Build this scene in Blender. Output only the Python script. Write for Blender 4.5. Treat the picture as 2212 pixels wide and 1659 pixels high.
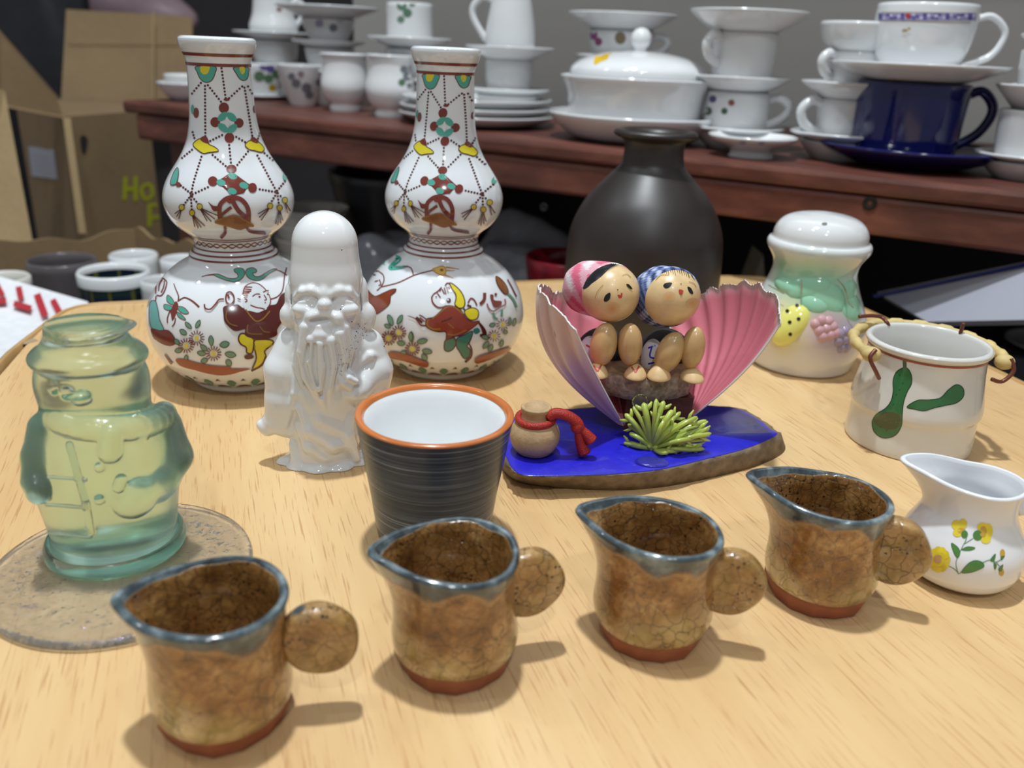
import bpy, bmesh, math, random
import numpy as np
from mathutils import Vector, Matrix
from mathutils.bvhtree import BVHTree
from mathutils.geometry import delaunay_2d_cdt

for o in list(bpy.data.objects):
    bpy.data.objects.remove(o, do_unlink=True)
scene = bpy.context.scene
COL = scene.collection
random.seed(4)
RNG = np.random.default_rng(7)

# ------------------------------------------------------------------ camera
W, Himg, F = 2212.0, 1659.0, 1830.0          # photograph size and focal length in pixels
PITCH, ROLL, CAMZ = math.radians(21.7), math.radians(2.6), 0.20
_f = np.array([0, math.cos(PITCH), -math.sin(PITCH)])
_r0 = np.array([1.0, 0, 0]); _u0 = np.cross(_r0, _f)
_R = math.cos(ROLL) * _r0 + math.sin(ROLL) * _u0
_U = -math.sin(ROLL) * _r0 + math.cos(ROLL) * _u0
CAM = np.array([0.0, 0.0, CAMZ])
cd = bpy.data.cameras.new('camera')
cam = bpy.data.objects.new('camera', cd); COL.objects.link(cam)
m = Matrix(((_R[0], _U[0], -_f[0], CAM[0]), (_R[1], _U[1], -_f[1], CAM[1]), (_R[2], _U[2], -_f[2], CAM[2]), (0, 0, 0, 1)))
cam.matrix_world = m
cd.sensor_fit = 'HORIZONTAL'; cd.sensor_width = 36.0; cd.lens = 36.0 * F / W
cd.clip_start = 0.01; cd.clip_end = 60
cd.dof.use_dof = True; cd.dof.focus_distance = 0.40; cd.dof.aperture_fstop = 9.0
scene.camera = cam

# ------------------------------------------------------------------ light and exposure
wd = bpy.data.worlds.new('room_light'); scene.world = wd
wd.use_nodes = True
wd.node_tree.nodes['Background'].inputs[0].default_value = (0.93, 0.96, 1.0, 1)
wd.node_tree.nodes['Background'].inputs[1].default_value = 0.25
scene.view_settings.view_transform = 'Standard'
scene.view_settings.look = 'None'
scene.view_settings.exposure = 0.0
scene.view_settings.gamma = 1.0
scene.view_settings.use_curve_mapping = False
def ceiling_lamp(loc, power, size, col=(.90, .97, 1.0)):
    l = bpy.data.lights.new('ceiling_lamp', 'AREA'); l.shape = 'DISK'; l.size = size
    l.energy = power; l.color = col
    o = bpy.data.objects.new('ceiling_lamp', l); COL.objects.link(o)
    o.location = loc
    return o
ceiling_lamp((-0.13, 0.45, 2.1), 37, 0.10)
ceiling_lamp((-0.55, 0.10, 2.1), 3, 0.10)
ceiling_lamp((0.35, -0.35, 2.1), 3, 0.10)
ceiling_lamp((0.1, -1.3, 2.1), 15, 0.14)
ceiling_lamp((-1.6, 0.6, 2.1), 5, 0.10)

# ------------------------------------------------------------------ pixel geometry helpers
def ray(x, y):
    return _R * ((x - W / 2) / F) - _U * ((y - Himg / 2) / F) + _f
def at(x, y, z=0.0):
    d = ray(x, y); return CAM + d * ((z - CAMZ) / d[2])
def at_depth(x, y, Z):
    return CAM + ray(x, y) * Z
def proj(p):
    v = np.asarray(p, float) - CAM; Z = v @ _f
    return W / 2 + F * (v @ _R) / Z, Himg / 2 - F * (v @ _U) / Z, Z
def zat(G, y):
    lo, hi = -1.5, 1.5
    for _ in range(50):
        mm = (lo + hi) / 2
        if proj((G[0], G[1], mm))[1] > y: lo = mm
        else: hi = mm
    return mm
def mpp(G, z=0.0):
    return proj((G[0], G[1], z))[2] / F

# ------------------------------------------------------------------ object helpers
def tag(o, label=None, cat=None, group=None, kind=None):
    if label: o['label'] = label
    if cat: o['category'] = cat
    if group: o['group'] = group
    if kind: o['kind'] = kind
    return o
def origin_of(o):
    v = np.zeros(3)
    while o is not None:
        v = v + np.array(o.location); o = o.parent
    return v
def thing(name, loc, label, cat, group=None):
    o = bpy.data.objects.new(name, None); COL.objects.link(o)
    o.location = loc; o.empty_display_size = 0.02
    return tag(o, label, cat, group)
def mk(name, geo, mat, parent=None, cols=None, smooth=True, loc=None, mats=None, mi=None):
    """link one mesh object; geo = (verts in world space, faces)"""
    v, f = geo
    v = np.asarray(v, float)
    off = origin_of(parent) if parent is not None else (np.asarray(loc, float) if loc is not None else np.zeros(3))
    me = bpy.data.meshes.new(name)
    me.from_pydata((v - off).tolist(), [], [list(map(int, q)) for q in f])
    me.update()
    if smooth: me.polygons.foreach_set('use_smooth', [True] * len(me.polygons))
    if cols is not None:
        c = np.ones((len(v), 4)); c[:, :3] = np.asarray(cols)[:, :3]
        a = me.color_attributes.new('Col', 'FLOAT_COLOR', 'POINT')
        a.data.foreach_set('color', c.ravel())
    for q in (mats or [mat]): me.materials.append(q)
    if mi is not None: me.polygons.foreach_set('material_index', list(mi))
    o = bpy.data.objects.new(name, me); COL.objects.link(o)
    if parent is not None: o.parent = parent
    elif loc is not None: o.location = loc
    return o
def struct(o): o['kind'] = 'structure'; return o

def join(*gs):
    V = []; Fc = []; n = 0
    for v, f in gs:
        v = np.asarray(v, float); V.append(v)
        Fc += [[i + n for i in q] for q in f]; n += len(v)
    return np.vstack(V), Fc
def xf(g, rot=None, t=(0, 0, 0), s=1.0):
    v = np.asarray(g[0], float) * s
    if rot is not None: v = v @ np.asarray(rot).T
    return v + np.asarray(t, float), g[1]
def rotz(a):
    c, s = math.cos(a), math.sin(a); return np.array([[c, -s, 0], [s, c, 0], [0, 0, 1.]])
def rotx(a):
    c, s = math.cos(a), math.sin(a); return np.array([[1., 0, 0], [0, c, -s], [0, s, c]])
def roty(a):
    c, s = math.cos(a), math.sin(a); return np.array([[c, 0, s], [0, 1., 0], [-s, 0, c]])
def catmull(P, n=8, closed=False):
    P = np.asarray(P, float); k = len(P); out = []
    rng = range(k if closed else k - 1)
    for i in rng:
        if closed: p0, p1, p2, p3 = P[(i - 1) % k], P[i], P[(i + 1) % k], P[(i + 2) % k]
        else: p0, p1, p2, p3 = P[max(i - 1, 0)], P[i], P[i + 1], P[min(i + 2, k - 1)]
        for j in range(n):
            t = j / n
            out.append(.5 * ((2 * p1) + (-p0 + p2) * t + (2 * p0 - 5 * p1 + 4 * p2 - p3) * t * t + (-p0 + 3 * p1 - 3 * p2 + p3) * t ** 3))
    if not closed: out.append(P[-1])
    return np.array(out)
def lathe(prof, n=64, G=(0, 0), z0=0.0, mod=None):
    """prof: list of (r, z) from one end to the other; r == 0 closes to a pole"""
    V = []; Fc = []; rings = []
    for (r, z) in prof:
        if r <= 1e-7:
            rings.append([len(V)]); V.append((G[0], G[1], z + z0))
        else:
            ids = []
            for j in range(n):
                a = 2 * math.pi * j / n
                rr = r if mod is None else mod(r, z, a)
                ids.append(len(V)); V.append((G[0] + rr * math.cos(a), G[1] + rr * math.sin(a), z + z0))
            rings.append(ids)
    for A, B in zip(rings[:-1], rings[1:]):
        if len(A) == 1 and len(B) == 1: continue
        for j in range(n):
            k = (j + 1) % n
            if len(A) == 1: Fc.append([A[0], B[k], B[j]])
            elif len(B) == 1: Fc.append([A[j], A[k], B[0]])
            else: Fc.append([A[j], A[k], B[k], B[j]])
    return np.array(V), Fc
def tube(P, rad, n=10, caps=True, up=(0, 0, 1), flat=1.0):
    P = np.asarray(P, float); k = len(P)
    rad = np.full(k, rad) if np.isscalar(rad) else np.asarray(rad, float)
    T = np.gradient(P, axis=0); T /= np.linalg.norm(T, axis=1)[:, None] + 1e-12
    u = np.cross(T[0], np.asarray(up, float))
    if np.linalg.norm(u) < 1e-4: u = np.cross(T[0], (1., 0.2, 0))
    u /= np.linalg.norm(u); V = []; Fc = []
    for i in range(k):
        u = u - T[i] * (u @ T[i]); u /= np.linalg.norm(u) + 1e-12
        w = np.cross(T[i], u)
        for j in range(n):
            a = 2 * math.pi * j / n
            V.append(P[i] + rad[i] * (math.cos(a) * u + flat * math.sin(a) * w))
    for i in range(k - 1):
        for j in range(n):
            q = (j + 1) % n
            Fc.append([i * n + j, i * n + q, (i + 1) * n + q, (i + 1) * n + j])
    if caps:
        Fc.append(list(range(n))[::-1]); Fc.append([(k - 1) * n + j for j in range(n)])
    return np.array(V), Fc
def box(c, s, R=None):
    x, y, z = np.asarray(s, float) / 2
    v = np.array([[-x, -y, -z], [x, -y, -z], [x, y, -z], [-x, y, -z], [-x, -y, z], [x, -y, z], [x, y, z], [-x, y, z]])
    if R is not None: v = v @ np.asarray(R).T
    return v + np.asarray(c, float), [[0, 3, 2, 1], [4, 5, 6, 7], [0, 1, 5, 4], [1, 2, 6, 5], [2, 3, 7, 6], [3, 0, 4, 7]]
def slab(quad, thick, normal=None):
    """a quad given by four 3D corners, thickened"""
    q = np.asarray(quad, float)
    nn = np.cross(q[1] - q[0], q[3] - q[0]); nn /= np.linalg.norm(nn)
    v = np.vstack([q, q - nn * thick])
    return v, [[0, 1, 2, 3], [7, 6, 5, 4], [0, 4, 5, 1], [1, 5, 6, 2], [2, 6, 7, 3], [3, 7, 4, 0]]
def ellipsoid(c, r, R=None, n=24, m_=16):
    V = []; prof = [(math.sin(math.pi * i / m_), -math.cos(math.pi * i / m_)) for i in range(m_ + 1)]
    prof[0] = (0, -1); prof[-1] = (0, 1)
    v, f = lathe(prof, n)
    v = v * np.asarray(r, float)
    if R is not None: v = v @ np.asarray(R).T
    return v + np.asarray(c, float), f
def bevel(o, w, seg=2, angle=35):
    b = o.modifiers.new('bevel', 'BEVEL'); b.width = w; b.segments = seg; b.limit_method = 'ANGLE'; b.angle_limit = math.radians(angle)
    return o

# ------------------------------------------------------------------ implicit surfaces (surface nets)
class Sdf:
    def __init__(s, lo, hi, h):
        s.lo = np.asarray(lo, float); s.h = h
        n = np.ceil((np.asarray(hi, float) - s.lo) / h).astype(int) + 1
        s.V = np.full(n, 1.0); s.n = n
        s.ax = [s.lo[i] + h * np.arange(n[i]) for i in range(3)]
    def blk(s, c, r):
        i0 = np.clip(((np.asarray(c) - r - s.lo) / s.h).astype(int), 0, s.n); i1 = np.clip(((np.asarray(c) + r - s.lo) / s.h).astype(int) + 2, 0, s.n)
        sl = tuple(slice(a, b) for a, b in zip(i0, i1))
        X = s.ax[0][sl[0]][:, None, None]; Y = s.ax[1][sl[1]][None, :, None]; Z = s.ax[2][sl[2]][None, None, :]
        return sl, X, Y, Z
    def comb(s, sl, d, k, op):
        A = s.V[sl]
        if op == 'add':
            hh = np.clip(.5 + .5 * (A - d) / k, 0, 1); s.V[sl] = A * (1 - hh) + d * hh - k * hh * (1 - hh)
        else:
            hh = np.clip(.5 - .5 * (A + d) / k, 0, 1); s.V[sl] = A * (1 - hh) - d * hh + k * hh * (1 - hh)
    def ell(s, c, r, k=.003, op='add', R=None):
        r = np.asarray(r, float); sl, X, Y, Z = s.blk(c, r.max() + 3 * k + 2 * s.h)
        x, y, z = X - c[0], Y - c[1], Z - c[2]
        if R is not None:
            R = np.asarray(R); x, y, z = (R[0, 0] * x + R[1, 0] * y + R[2, 0] * z, R[0, 1] * x + R[1, 1] * y + R[2, 1] * z, R[0, 2] * x + R[1, 2] * y + R[2, 2] * z)
        q = np.sqrt((x / r[0]) ** 2 + (y / r[1]) ** 2 + (z / r[2]) ** 2) + 1e-9
        g = np.sqrt((x / r[0] ** 2) ** 2 + (y / r[1] ** 2) ** 2 + (z / r[2] ** 2) ** 2) + 1e-9
        s.comb(sl, q * (q - 1) / g, k, op)
    def cap(s, a, b, ra, rb=None, k=.003, op='add', sq=1.0):
        rb = ra if rb is None else rb
        a = np.asarray(a, float); b = np.asarray(b, float)
        c = (a + b) / 2; R = np.linalg.norm(b - a) / 2 + max(ra, rb) + 3 * k + 2 * s.h
        sl, X, Y, Z = s.blk(c, R)
        d = b - a; L = d @ d + 1e-12
        t = np.clip(((X - a[0]) * d[0] + (Y - a[1]) * d[1] + (Z - a[2]) * d[2]) / L, 0, 1)
        D = np.sqrt((X - a[0] - t * d[0]) ** 2 + (Y - a[1] - t * d[1]) ** 2 + (Z - a[2] - t * d[2]) ** 2) - (ra + (rb - ra) * t)
        s.comb(sl, D, k, op)
    def path(s, P, r, k=.003, op='add'):
        P = np.asarray(P, float); r = np.full(len(P), r) if np.isscalar(r) else r
        for i in range(len(P) - 1): s.cap(P[i], P[i + 1], r[i], r[i + 1], k, op)
    def lath(s, prof, k=.003, op='add', c=(0, 0), sx=1.0, sy=1.0):
        """solid of revolution round the vertical through c, prof = (r, z) rising"""
        pr = np.asarray(prof, float)
        X = s.ax[0][:, None, None] - c[0]; Y = s.ax[1][None, :, None] - c[1]; Z = s.ax[2][None, None, :]
        rr = np.interp(s.ax[2], pr[:, 1], pr[:, 0])[None, None, :]
        d = np.sqrt((X / sx) ** 2 + (Y / sy) ** 2) - rr
        d = np.maximum(d * .85, np.maximum(pr[0, 1] - Z, Z - pr[-1, 1]) + 0 * d)
        s.comb(tuple(slice(None) for _ in range(3)), d, k, op)
    def cut_below(s, z):
        s.V = np.maximum(s.V, z - s.ax[2][None, None, :])
    def mesh(s):
        V = s.V; S = V < 0
        corners = [(i, j, k) for i in (0, 1) for j in (0, 1) for k in (0, 1)]
        nx, ny, nz = V.shape
        c = np.zeros((nx - 1, ny - 1, nz - 1), int)
        for i, j, k in corners: c += S[i:nx - 1 + i, j:ny - 1 + j, k:nz - 1 + k]
        mask = (c > 0) & (c < 8)
        idx = np.full(mask.shape, -1); I, J, K = np.nonzero(mask); idx[I, J, K] = np.arange(len(I))
        acc = np.zeros((len(I), 3)); cnt = np.zeros(len(I))
        for a in corners:
            for ax in range(3):
                if a[ax]: continue
                b = list(a); b[ax] = 1
                va = V[I + a[0], J + a[1], K + a[2]]; vb = V[I + b[0], J + b[1], K + b[2]]
                cr = (va < 0) != (vb < 0); t = va / (va - vb + 1e-20)
                p = np.tile(np.array(a, float), (len(I), 1)); p[:, ax] = t
                acc[cr] += p[cr]; cnt[cr] += 1
        verts = (np.stack([I, J, K], 1) + acc / cnt[:, None]) * s.h + s.lo
        faces = []
        for ax in range(3):
            u, w = [(1, 2), (2, 0), (0, 1)][ax]
            sh = [slice(None)] * 3; A = S[tuple(slice(0, -1) if q == ax else slice(None) for q in range(3))]
            B = S[tuple(slice(1, None) if q == ax else slice(None) for q in range(3))]
            e = np.argwhere(A != B)
            lim = np.array(V.shape) - 1
            ok = (e[:, u] > 0) & (e[:, w] > 0) & (e[:, u] < lim[u]) & (e[:, w] < lim[w]); e = e[ok]
            ins = A[e[:, 0], e[:, 1], e[:, 2]]
            du = np.zeros(3, int); du[u] = 1; dw = np.zeros(3, int); dw[w] = 1
            q = [e - du - dw, e - dw, e, e - du]
            q = np.stack([idx[x[:, 0], x[:, 1], x[:, 2]] for x in q], 1)
            q[~ins] = q[~ins][:, ::-1]
            faces.append(q)
        return verts, np.vstack(faces).tolist()

# ------------------------------------------------------------------ paint that lies on a surface
def srgb(r, g, b):
    f = lambda c: c / 12.92 if c <= .04045 else ((c + .055) / 1.055) ** 2.4
    return np.array([f(r / 255), f(g / 255), f(b / 255)])
class Paint:
    """thin enamel shapes laid onto a surface; outlines are given in picture pixels and carried onto the real surface"""
    def __init__(s, geo, off=0.00012):
        v = [Vector(p) for p in np.asarray(geo[0]).tolist()]
        s.bvh = BVHTree.FromPolygons(v, geo[1]); s.off = off; s.lay = 0
        s.V = []; s.F = []; s.C = []; s.maxe = .012; s.ws = 1.0; s.hold = False
    def hit(s, p):
        d = ray(p[0], p[1]); d = Vector(d).normalized()
        loc, nor, i, dist = s.bvh.ray_cast(Vector(CAM), d)
        if loc is None: return None
        if nor.dot(d) > 0: nor = -nor
        return loc, nor
    def put(s, pts, faces, col):
        o = s.off + s.lay * 0.000008
        ids = []
        for p in pts:
            h = s.hit(p)
            if h is None: ids.append(-1); continue
            ids.append(len(s.V)); s.V.append(np.array(h[0] + h[1] * o)); s.C.append(col)
        for f in faces:
            q = [ids[i] for i in f]
            if min(q) < 0: continue
            P = [s.V[i] for i in q]
            if max(np.linalg.norm(P[i] - P[i - 1]) for i in range(len(P))) > s.maxe: continue
            s.F.append(q)
    def up(s): s.lay += 0 if s.hold else 1
    def fill(s, poly, col, step=5.0, smooth=True, line=None, lw=1.6):
        s.up(); P = np.asarray(poly, float)
        if smooth and len(P) > 2: P = catmull(P, 5, closed=True)
        lo, hi = P.min(0), P.max(0)
        xs = np.arange(lo[0] + step / 2, hi[0], step); ys = np.arange(lo[1] + step / 2, hi[1], step)
        g = [(x, y) for x in xs for y in ys]
        vs = [Vector(p) for p in P.tolist()] + [Vector(q) for q in g]
        n = len(P)
        r = delaunay_2d_cdt(vs, [], [list(range(n))], 1, 1e-5)
        s.put([tuple(p) for p in r[0]], r[2], col)
        if line is not None: s.stroke(np.vstack([P, P[:1]]), lw, line, smooth=False)
    def stroke(s, pts, w, col, smooth=True):
        s.up(); P = np.asarray(pts, float)
        if smooth and len(P) > 2: P = catmull(P, 6)
        elif not smooth and len(P) == 2: P = np.array([P[0] + (P[1] - P[0]) * t for t in np.linspace(0, 1, 6)])
        elif len(P) == 2: P = np.array([P[0] + (P[1] - P[0]) * t for t in np.linspace(0, 1, 6)])
        T = np.gradient(P, axis=0); T /= np.linalg.norm(T, axis=1)[:, None] + 1e-9
        Nn = np.stack([-T[:, 1], T[:, 0]], 1)
        if np.isscalar(w): ww = np.full(len(P), float(w))
        else: ww = np.interp(np.linspace(0, 1, len(P)), np.linspace(0, 1, len(w)), w)
        ww = ww * s.ws; A = P + Nn * ww[:, None] / 2; B = P - Nn * ww[:, None] / 2
        n = len(P)
        s.put(np.vstack([A, B]).tolist(), [[i, i + 1, n + i + 1, n + i] for i in range(n - 1)], col)
    def dot(s, c, r, col, ry=None, rot=0.0, lift=True):
        if lift: s.up()
        ry = r if ry is None else ry
        ps = [(c[0], c[1])]; ca, sa = math.cos(rot), math.sin(rot)
        for j in range(12):
            a = math.pi * 2 * j / 12; x, y = r * math.cos(a), ry * math.sin(a)
            ps.append((c[0] + x * ca - y * sa, c[1] + x * sa + y * ca))
        s.put(ps, [[0, 1 + j, 1 + (j + 1) % 12] for j in range(12)], col)
    def dots(s, pts, r, col, gap=7.0):
        P = np.asarray(pts, float)
        if len(P) > 2: P = catmull(P, 8)
        d = np.concatenate([[0], np.cumsum(np.linalg.norm(np.diff(P, axis=0), axis=1))])
        n = max(2, int(round(d[-1] / gap)) + 1)
        for t in np.linspace(0, d[-1], n):
            s.dot((np.interp(t, d, P[:, 0]), np.interp(t, d, P[:, 1])), r, col, lift=False)
    def geo(s): return np.array(s.V), s.F
    def build(s, name, mat, parent):
        return mk(name, s.geo(), mat, parent, cols=np.array(s.C))
# ------------------------------------------------------------------ materials
def new_mat(name):
    mt = bpy.data.materials.new(name); mt.use_nodes = True
    nt = mt.node_tree; b = nt.nodes['Principled BSDF']
    return mt, nt, b
def nd(nt, typ, **kw):
    n = nt.nodes.new(typ)
    for k, v in kw.items():
        if k.startswith('i_'): n.inputs[k[2:].replace('_', ' ')].default_value = v
        else: setattr(n, k, v)
    return n
def ramp(nt, src, stops):
    r = nt.nodes.new('ShaderNodeValToRGB'); e = r.color_ramp.elements
    while len(e) < len(stops): e.new(0.5)
    for el, (p, c) in zip(e, stops):
        el.position = p; el.color = (*c[:3], 1)
    nt.links.new(src, r.inputs[0]); return r.outputs[0]
def mixc(nt, fac, a, b, mode='MIX'):
    m_ = nt.nodes.new('ShaderNodeMix'); m_.data_type = 'RGBA'; m_.blend_type = mode
    for s_, v in ((m_.inputs[0], fac), (m_.inputs[6], a), (m_.inputs[7], b)):
        if hasattr(v, 'links'): nt.links.new(v, s_)
        elif np.isscalar(v): s_.default_value = v
        else: s_.default_value = (*v[:3], 1)
    return m_.outputs[2]
def math_(nt, op, a, b=0.0):
    m_ = nt.nodes.new('ShaderNodeMath'); m_.operation = op
    for s_, v in ((m_.inputs[0], a), (m_.inputs[1], b)):
        if hasattr(v, 'links'): nt.links.new(v, s_)
        else: s_.default_value = v
    return m_.outputs[0]
def coords(nt, scale=(1, 1, 1), rot=(0, 0, 0), kind='Object'):
    tc = nt.nodes.new('ShaderNodeTexCoord'); mp = nt.nodes.new('ShaderNodeMapping')
    mp.inputs['Scale'].default_value = scale; mp.inputs['Rotation'].default_value = rot
    nt.links.new(tc.outputs[kind], mp.inputs[0]); return mp.outputs[0]
def noise(nt, vec, scale, detail=4, rough=.55):
    n = nt.nodes.new('ShaderNodeTexNoise'); n.inputs['Scale'].default_value = scale
    n.inputs['Detail'].default_value = detail; n.inputs['Roughness'].default_value = rough
    if vec is not None: nt.links.new(vec, n.inputs['Vector'])
    return n.outputs[0]
def bump(nt, b, h, strength=.2, dist=.001):
    n = nt.nodes.new('ShaderNodeBump'); n.inputs['Strength'].default_value = strength; n.inputs['Distance'].default_value = dist
    nt.links.new(h, n.inputs['Height']); nt.links.new(n.outputs[0], b.inputs['Normal']); return n
def M(name, col, rough=.5, var=.06, vs=40., coat=0., trans=0., sss=0., bmp=0., bs=200., metal=0., spec=.5, attr=False, ior=1.5, sssr=(.01, .007, .005)):
    mt, nt, b = new_mat(name)
    vec = coords(nt)
    n = noise(nt, vec, vs)
    col = np.asarray(col, float)
    if attr:
        at_ = nt.nodes.new('ShaderNodeVertexColor'); at_.layer_name = 'Col'
        base = at_.outputs[0]
        dark = mixc(nt, 1.0, base, (1 - var * 2,) * 3, 'MULTIPLY')
        out = mixc(nt, n, dark, base)
    else:
        out = ramp(nt, n, [(.3, col * (1 - var)), (.7, np.minimum(col * (1 + var), 1))])
    nt.links.new(out, b.inputs['Base Color'])
    b.inputs['Roughness'].default_value = rough; b.inputs['Metallic'].default_value = metal
    b.inputs['Specular IOR Level'].default_value = spec; b.inputs['IOR'].default_value = ior
    b.inputs['Coat Weight'].default_value = coat; b.inputs['Coat Roughness'].default_value = .04
    b.inputs['Transmission Weight'].default_value = trans
    if sss:
        b.inputs['Subsurface Weight'].default_value = sss; b.inputs['Subsurface Radius'].default_value = sssr; b.inputs['Subsurface Scale'].default_value = 1.0
    if bmp: bump(nt, b, noise(nt, vec, bs, 3), bmp, .0006)
    return mt
M_porc = M('white_porcelain', (.80, .815, .83), .10, .02, 20, coat=.5)
M_porc2 = M('white_porcelain_grey', (.70, .71, .72), .14, .03, 20, coat=.3)
M_cream = M('cream_porcelain', (.74, .72, .66), .16, .04, 25, coat=.3)
M_vase = M('milky_glaze', (.76, .79, .82), .07, .03, 30, coat=.6)
M_paint = M('overglaze_enamel', (1, 1, 1), .16, .08, 260, coat=.35, attr=True)
M_flat = M('flat_print', (1, 1, 1), .3, .03, 260, attr=True)

def wood_table():
    mt, nt, b = new_mat('beech_laminate')
    a = math.radians(19.5)
    vec = coords(nt, (1, 1, 1), (0, 0, -a))
    def sc(s): 
        mp = nt.nodes.new('ShaderNodeMapping'); mp.inputs['Scale'].default_value = s; nt.links.new(vec, mp.inputs[0]); return mp.outputs[0]
    n1 = noise(nt, sc((22, 1.6, 1)), 1.0, 6, .6)
    base = ramp(nt, n1, [(.28, srgb(210, 172, 121)), (.5, srgb(219, 183, 132)), (.75, srgb(228, 196, 147))])
    n2 = noise(nt, sc((1100, 42, 1)), 1.0, 3, .5)           # short dark pores
    f2 = ramp(nt, n2, [(.58, (0, 0, 0)), (.68, (.6, .6, .6))])
    n3 = noise(nt, sc((110, 5, 1)), 1.0, 4, .6)
    f3 = ramp(nt, n3, [(.45, (0, 0, 0)), (.75, (.35, .35, .35))])
    c = mixc(nt, f3, base, srgb(206, 158, 108)); c = mixc(nt, f2, c, srgb(176, 124, 82))
    nt.links.new(c, b.inputs['Base Color'])
    b.inputs['Roughness'].default_value = .36; b.inputs['Specular IOR Level'].default_value = .4
    bump(nt, b, n2, .06, .0004)
    return mt
M_table = wood_table()
def wood_shelf():
    mt, nt, b = new_mat('red_stained_wood')
    vec = coords(nt, (1, 1, 1), (0, 0, math.radians(44.8)))
    mp = nt.nodes.new('ShaderNodeMapping'); mp.inputs['Scale'].default_value = (4, 40, 40); nt.links.new(vec, mp.inputs[0])
    n1 = noise(nt, mp.outputs[0], 1.0, 6, .65)
    c = ramp(nt, n1, [(.25, srgb(64, 33, 27)), (.5, srgb(100, 56, 45)), (.75, srgb(132, 80, 64))])
    n2 = noise(nt, vec, 9, 4)
    c = mixc(nt, ramp(nt, n2, [(.45, (0, 0, 0)), (.7, (.5, .5, .5))]), c, srgb(66, 44, 40))
    nt.links.new(c, b.inputs['Base Color']); b.inputs['Roughness'].default_value = .42
    bump(nt, b, n1, .2, .002)
    return mt
M_shelf = wood_shelf()
def cardboard(name, col):
    mt, nt, b = new_mat(name)
    vec = coords(nt, (1, 1, 1)); col = np.asarray(col)
    n1 = noise(nt, vec, 6, 5); n2 = noise(nt, vec, 120, 3)
    c = ramp(nt, n1, [(.3, col * .86), (.7, col * 1.1)])
    c = mixc(nt, .12, c, ramp(nt, n2, [(.3, col * .5), (.7, col * 1.4)]))
    nt.links.new(c, b.inputs['Base Color']); b.inputs['Roughness'].default_value = .85
    return mt
M_card = cardboard('brown_cardboard', srgb(140, 116, 84))
M_card2 = cardboard('tan_cardboard', srgb(160, 136, 98))
M_cardw = cardboard('white_card', srgb(225, 226, 230))
# ------------------------------------------------------------------ room and furniture
ZS = 0.11                                   # top of the shelf above the table top
S_DIR = np.array([.877, -.481, 0]); S_DIR /= np.linalg.norm(S_DIR)
S_N = np.array([-S_DIR[1], S_DIR[0], 0])     # towards the wall
S_P = np.array([.398, .687, 0])
def back_of(p): return float((np.asarray(p)[:2] - S_P[:2]) @ S_N[:2])
def along_of(p): return float((np.asarray(p)[:2] - S_P[:2]) @ S_DIR[:2])
def shelf_pt(px, back, z=ZS):
    lo, hi = 130.0, 900.0
    for _ in range(50):
        y = (lo + hi) / 2
        if back_of(at(px, y, z)) > back: lo = y
        else: hi = y
    return at(px, y, z)
def on_shelf(al, bk, z=0.0): return S_P + S_DIR * al + S_N * bk + np.array([0, 0, z])
M_wall = M('grey_painted_wall', srgb(232, 233, 228), .8, .04, 3)
M_floor = M('concrete_floor', srgb(96, 92, 90), .7, .1, 5)
FLZ = -0.74
RS = np.stack([S_DIR, S_N, (0, 0, 1)], 1)
struct(mk('floor', box((0.0, 1.2, FLZ - .02), (7.5, 7.5, .04)), M_floor, smooth=False))
# shelf unit: boards and posts
t0 = along_of(shelf_pt(262, 0))
AL0, AL1 = t0, .62
SD = .50
struct(mk('wall_back', box(on_shelf((AL0 - .03 + 1.6) / 2, .56, .63), (1.6 - AL0 + .03, .06, 2.74), RS), M_wall, smooth=False))
struct(mk('wall_left', box((-1.2, 3.4, .63), (4.6, .06, 2.74)), M('far_wall', srgb(58, 54, 56), .85, .1, 2), smooth=False))
unit = thing('wooden_shelf', on_shelf(AL0, 0, FLZ), 'dark red stained wooden shelf unit holding rows of white crockery', 'shelf')
def sbox(name, a0, a1, b0, b1, z0, z1, bw=.004):
    o = mk(name, box(on_shelf((a0 + a1) / 2, (b0 + b1) / 2, (z0 + z1) / 2), (a1 - a0, b1 - b0, z1 - z0), RS), M_shelf, unit, smooth=False)
    return bevel(o, bw)
sbox('shelf_board', AL0, AL1, 0, SD, ZS - .016, ZS)
sbox('front_rail', AL0 + .02, AL1, .003, .028, ZS - .05, ZS - .0165)
sbox('shelf_board', AL0, AL1, .02, SD, -.235, -.215)
mk('back_panel', box(on_shelf((AL0 + AL1) / 2 + .05, SD - .006, (FLZ + ZS - .02) / 2), (AL1 - AL0 - .16, .008, ZS - .02 - FLZ), RS), M('under_shelf_dark', srgb(34, 32, 33), .8), unit, smooth=False)  # panel added, near-black so the space below the shelf stays dark
for a in (AL0 + .05, AL1 - .03):
    for b_ in (.03, SD - .05):
        sbox('post', a, a + .04, b_, b_ + .04, FLZ, ZS - .0165 if b_ < .1 else ZS - .0165)
struct(mk('added_shade_board_1', box(on_shelf((AL0 + AL1) / 2, .33, .58), (AL1 - AL0, .36, .022), RS), M_shelf, smooth=False))  # upper board added out of view to shade the back rows of crockery
# knot hole and nail head in the front rail
for px, py, rr in ((1172, 449, .0045), (1878, 440, .006)):
    p = at_depth(px, py, 1.0); d = p - CAM
    k = (-back_of(CAM)) / (d[:2] @ S_N[:2]) ; q = CAM + d * k
    g = lathe([(0, .0), (rr, .0), (rr, .0012), (rr * .6, .0004), (0, -.0)], 14)
    R = np.stack([S_DIR, (0, 0, 1.), -S_N], 1)
    mk('knot', xf(g, R, q + S_N * .0032), M('dark_knot', srgb(24, 12, 10), .7), unit)

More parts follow.
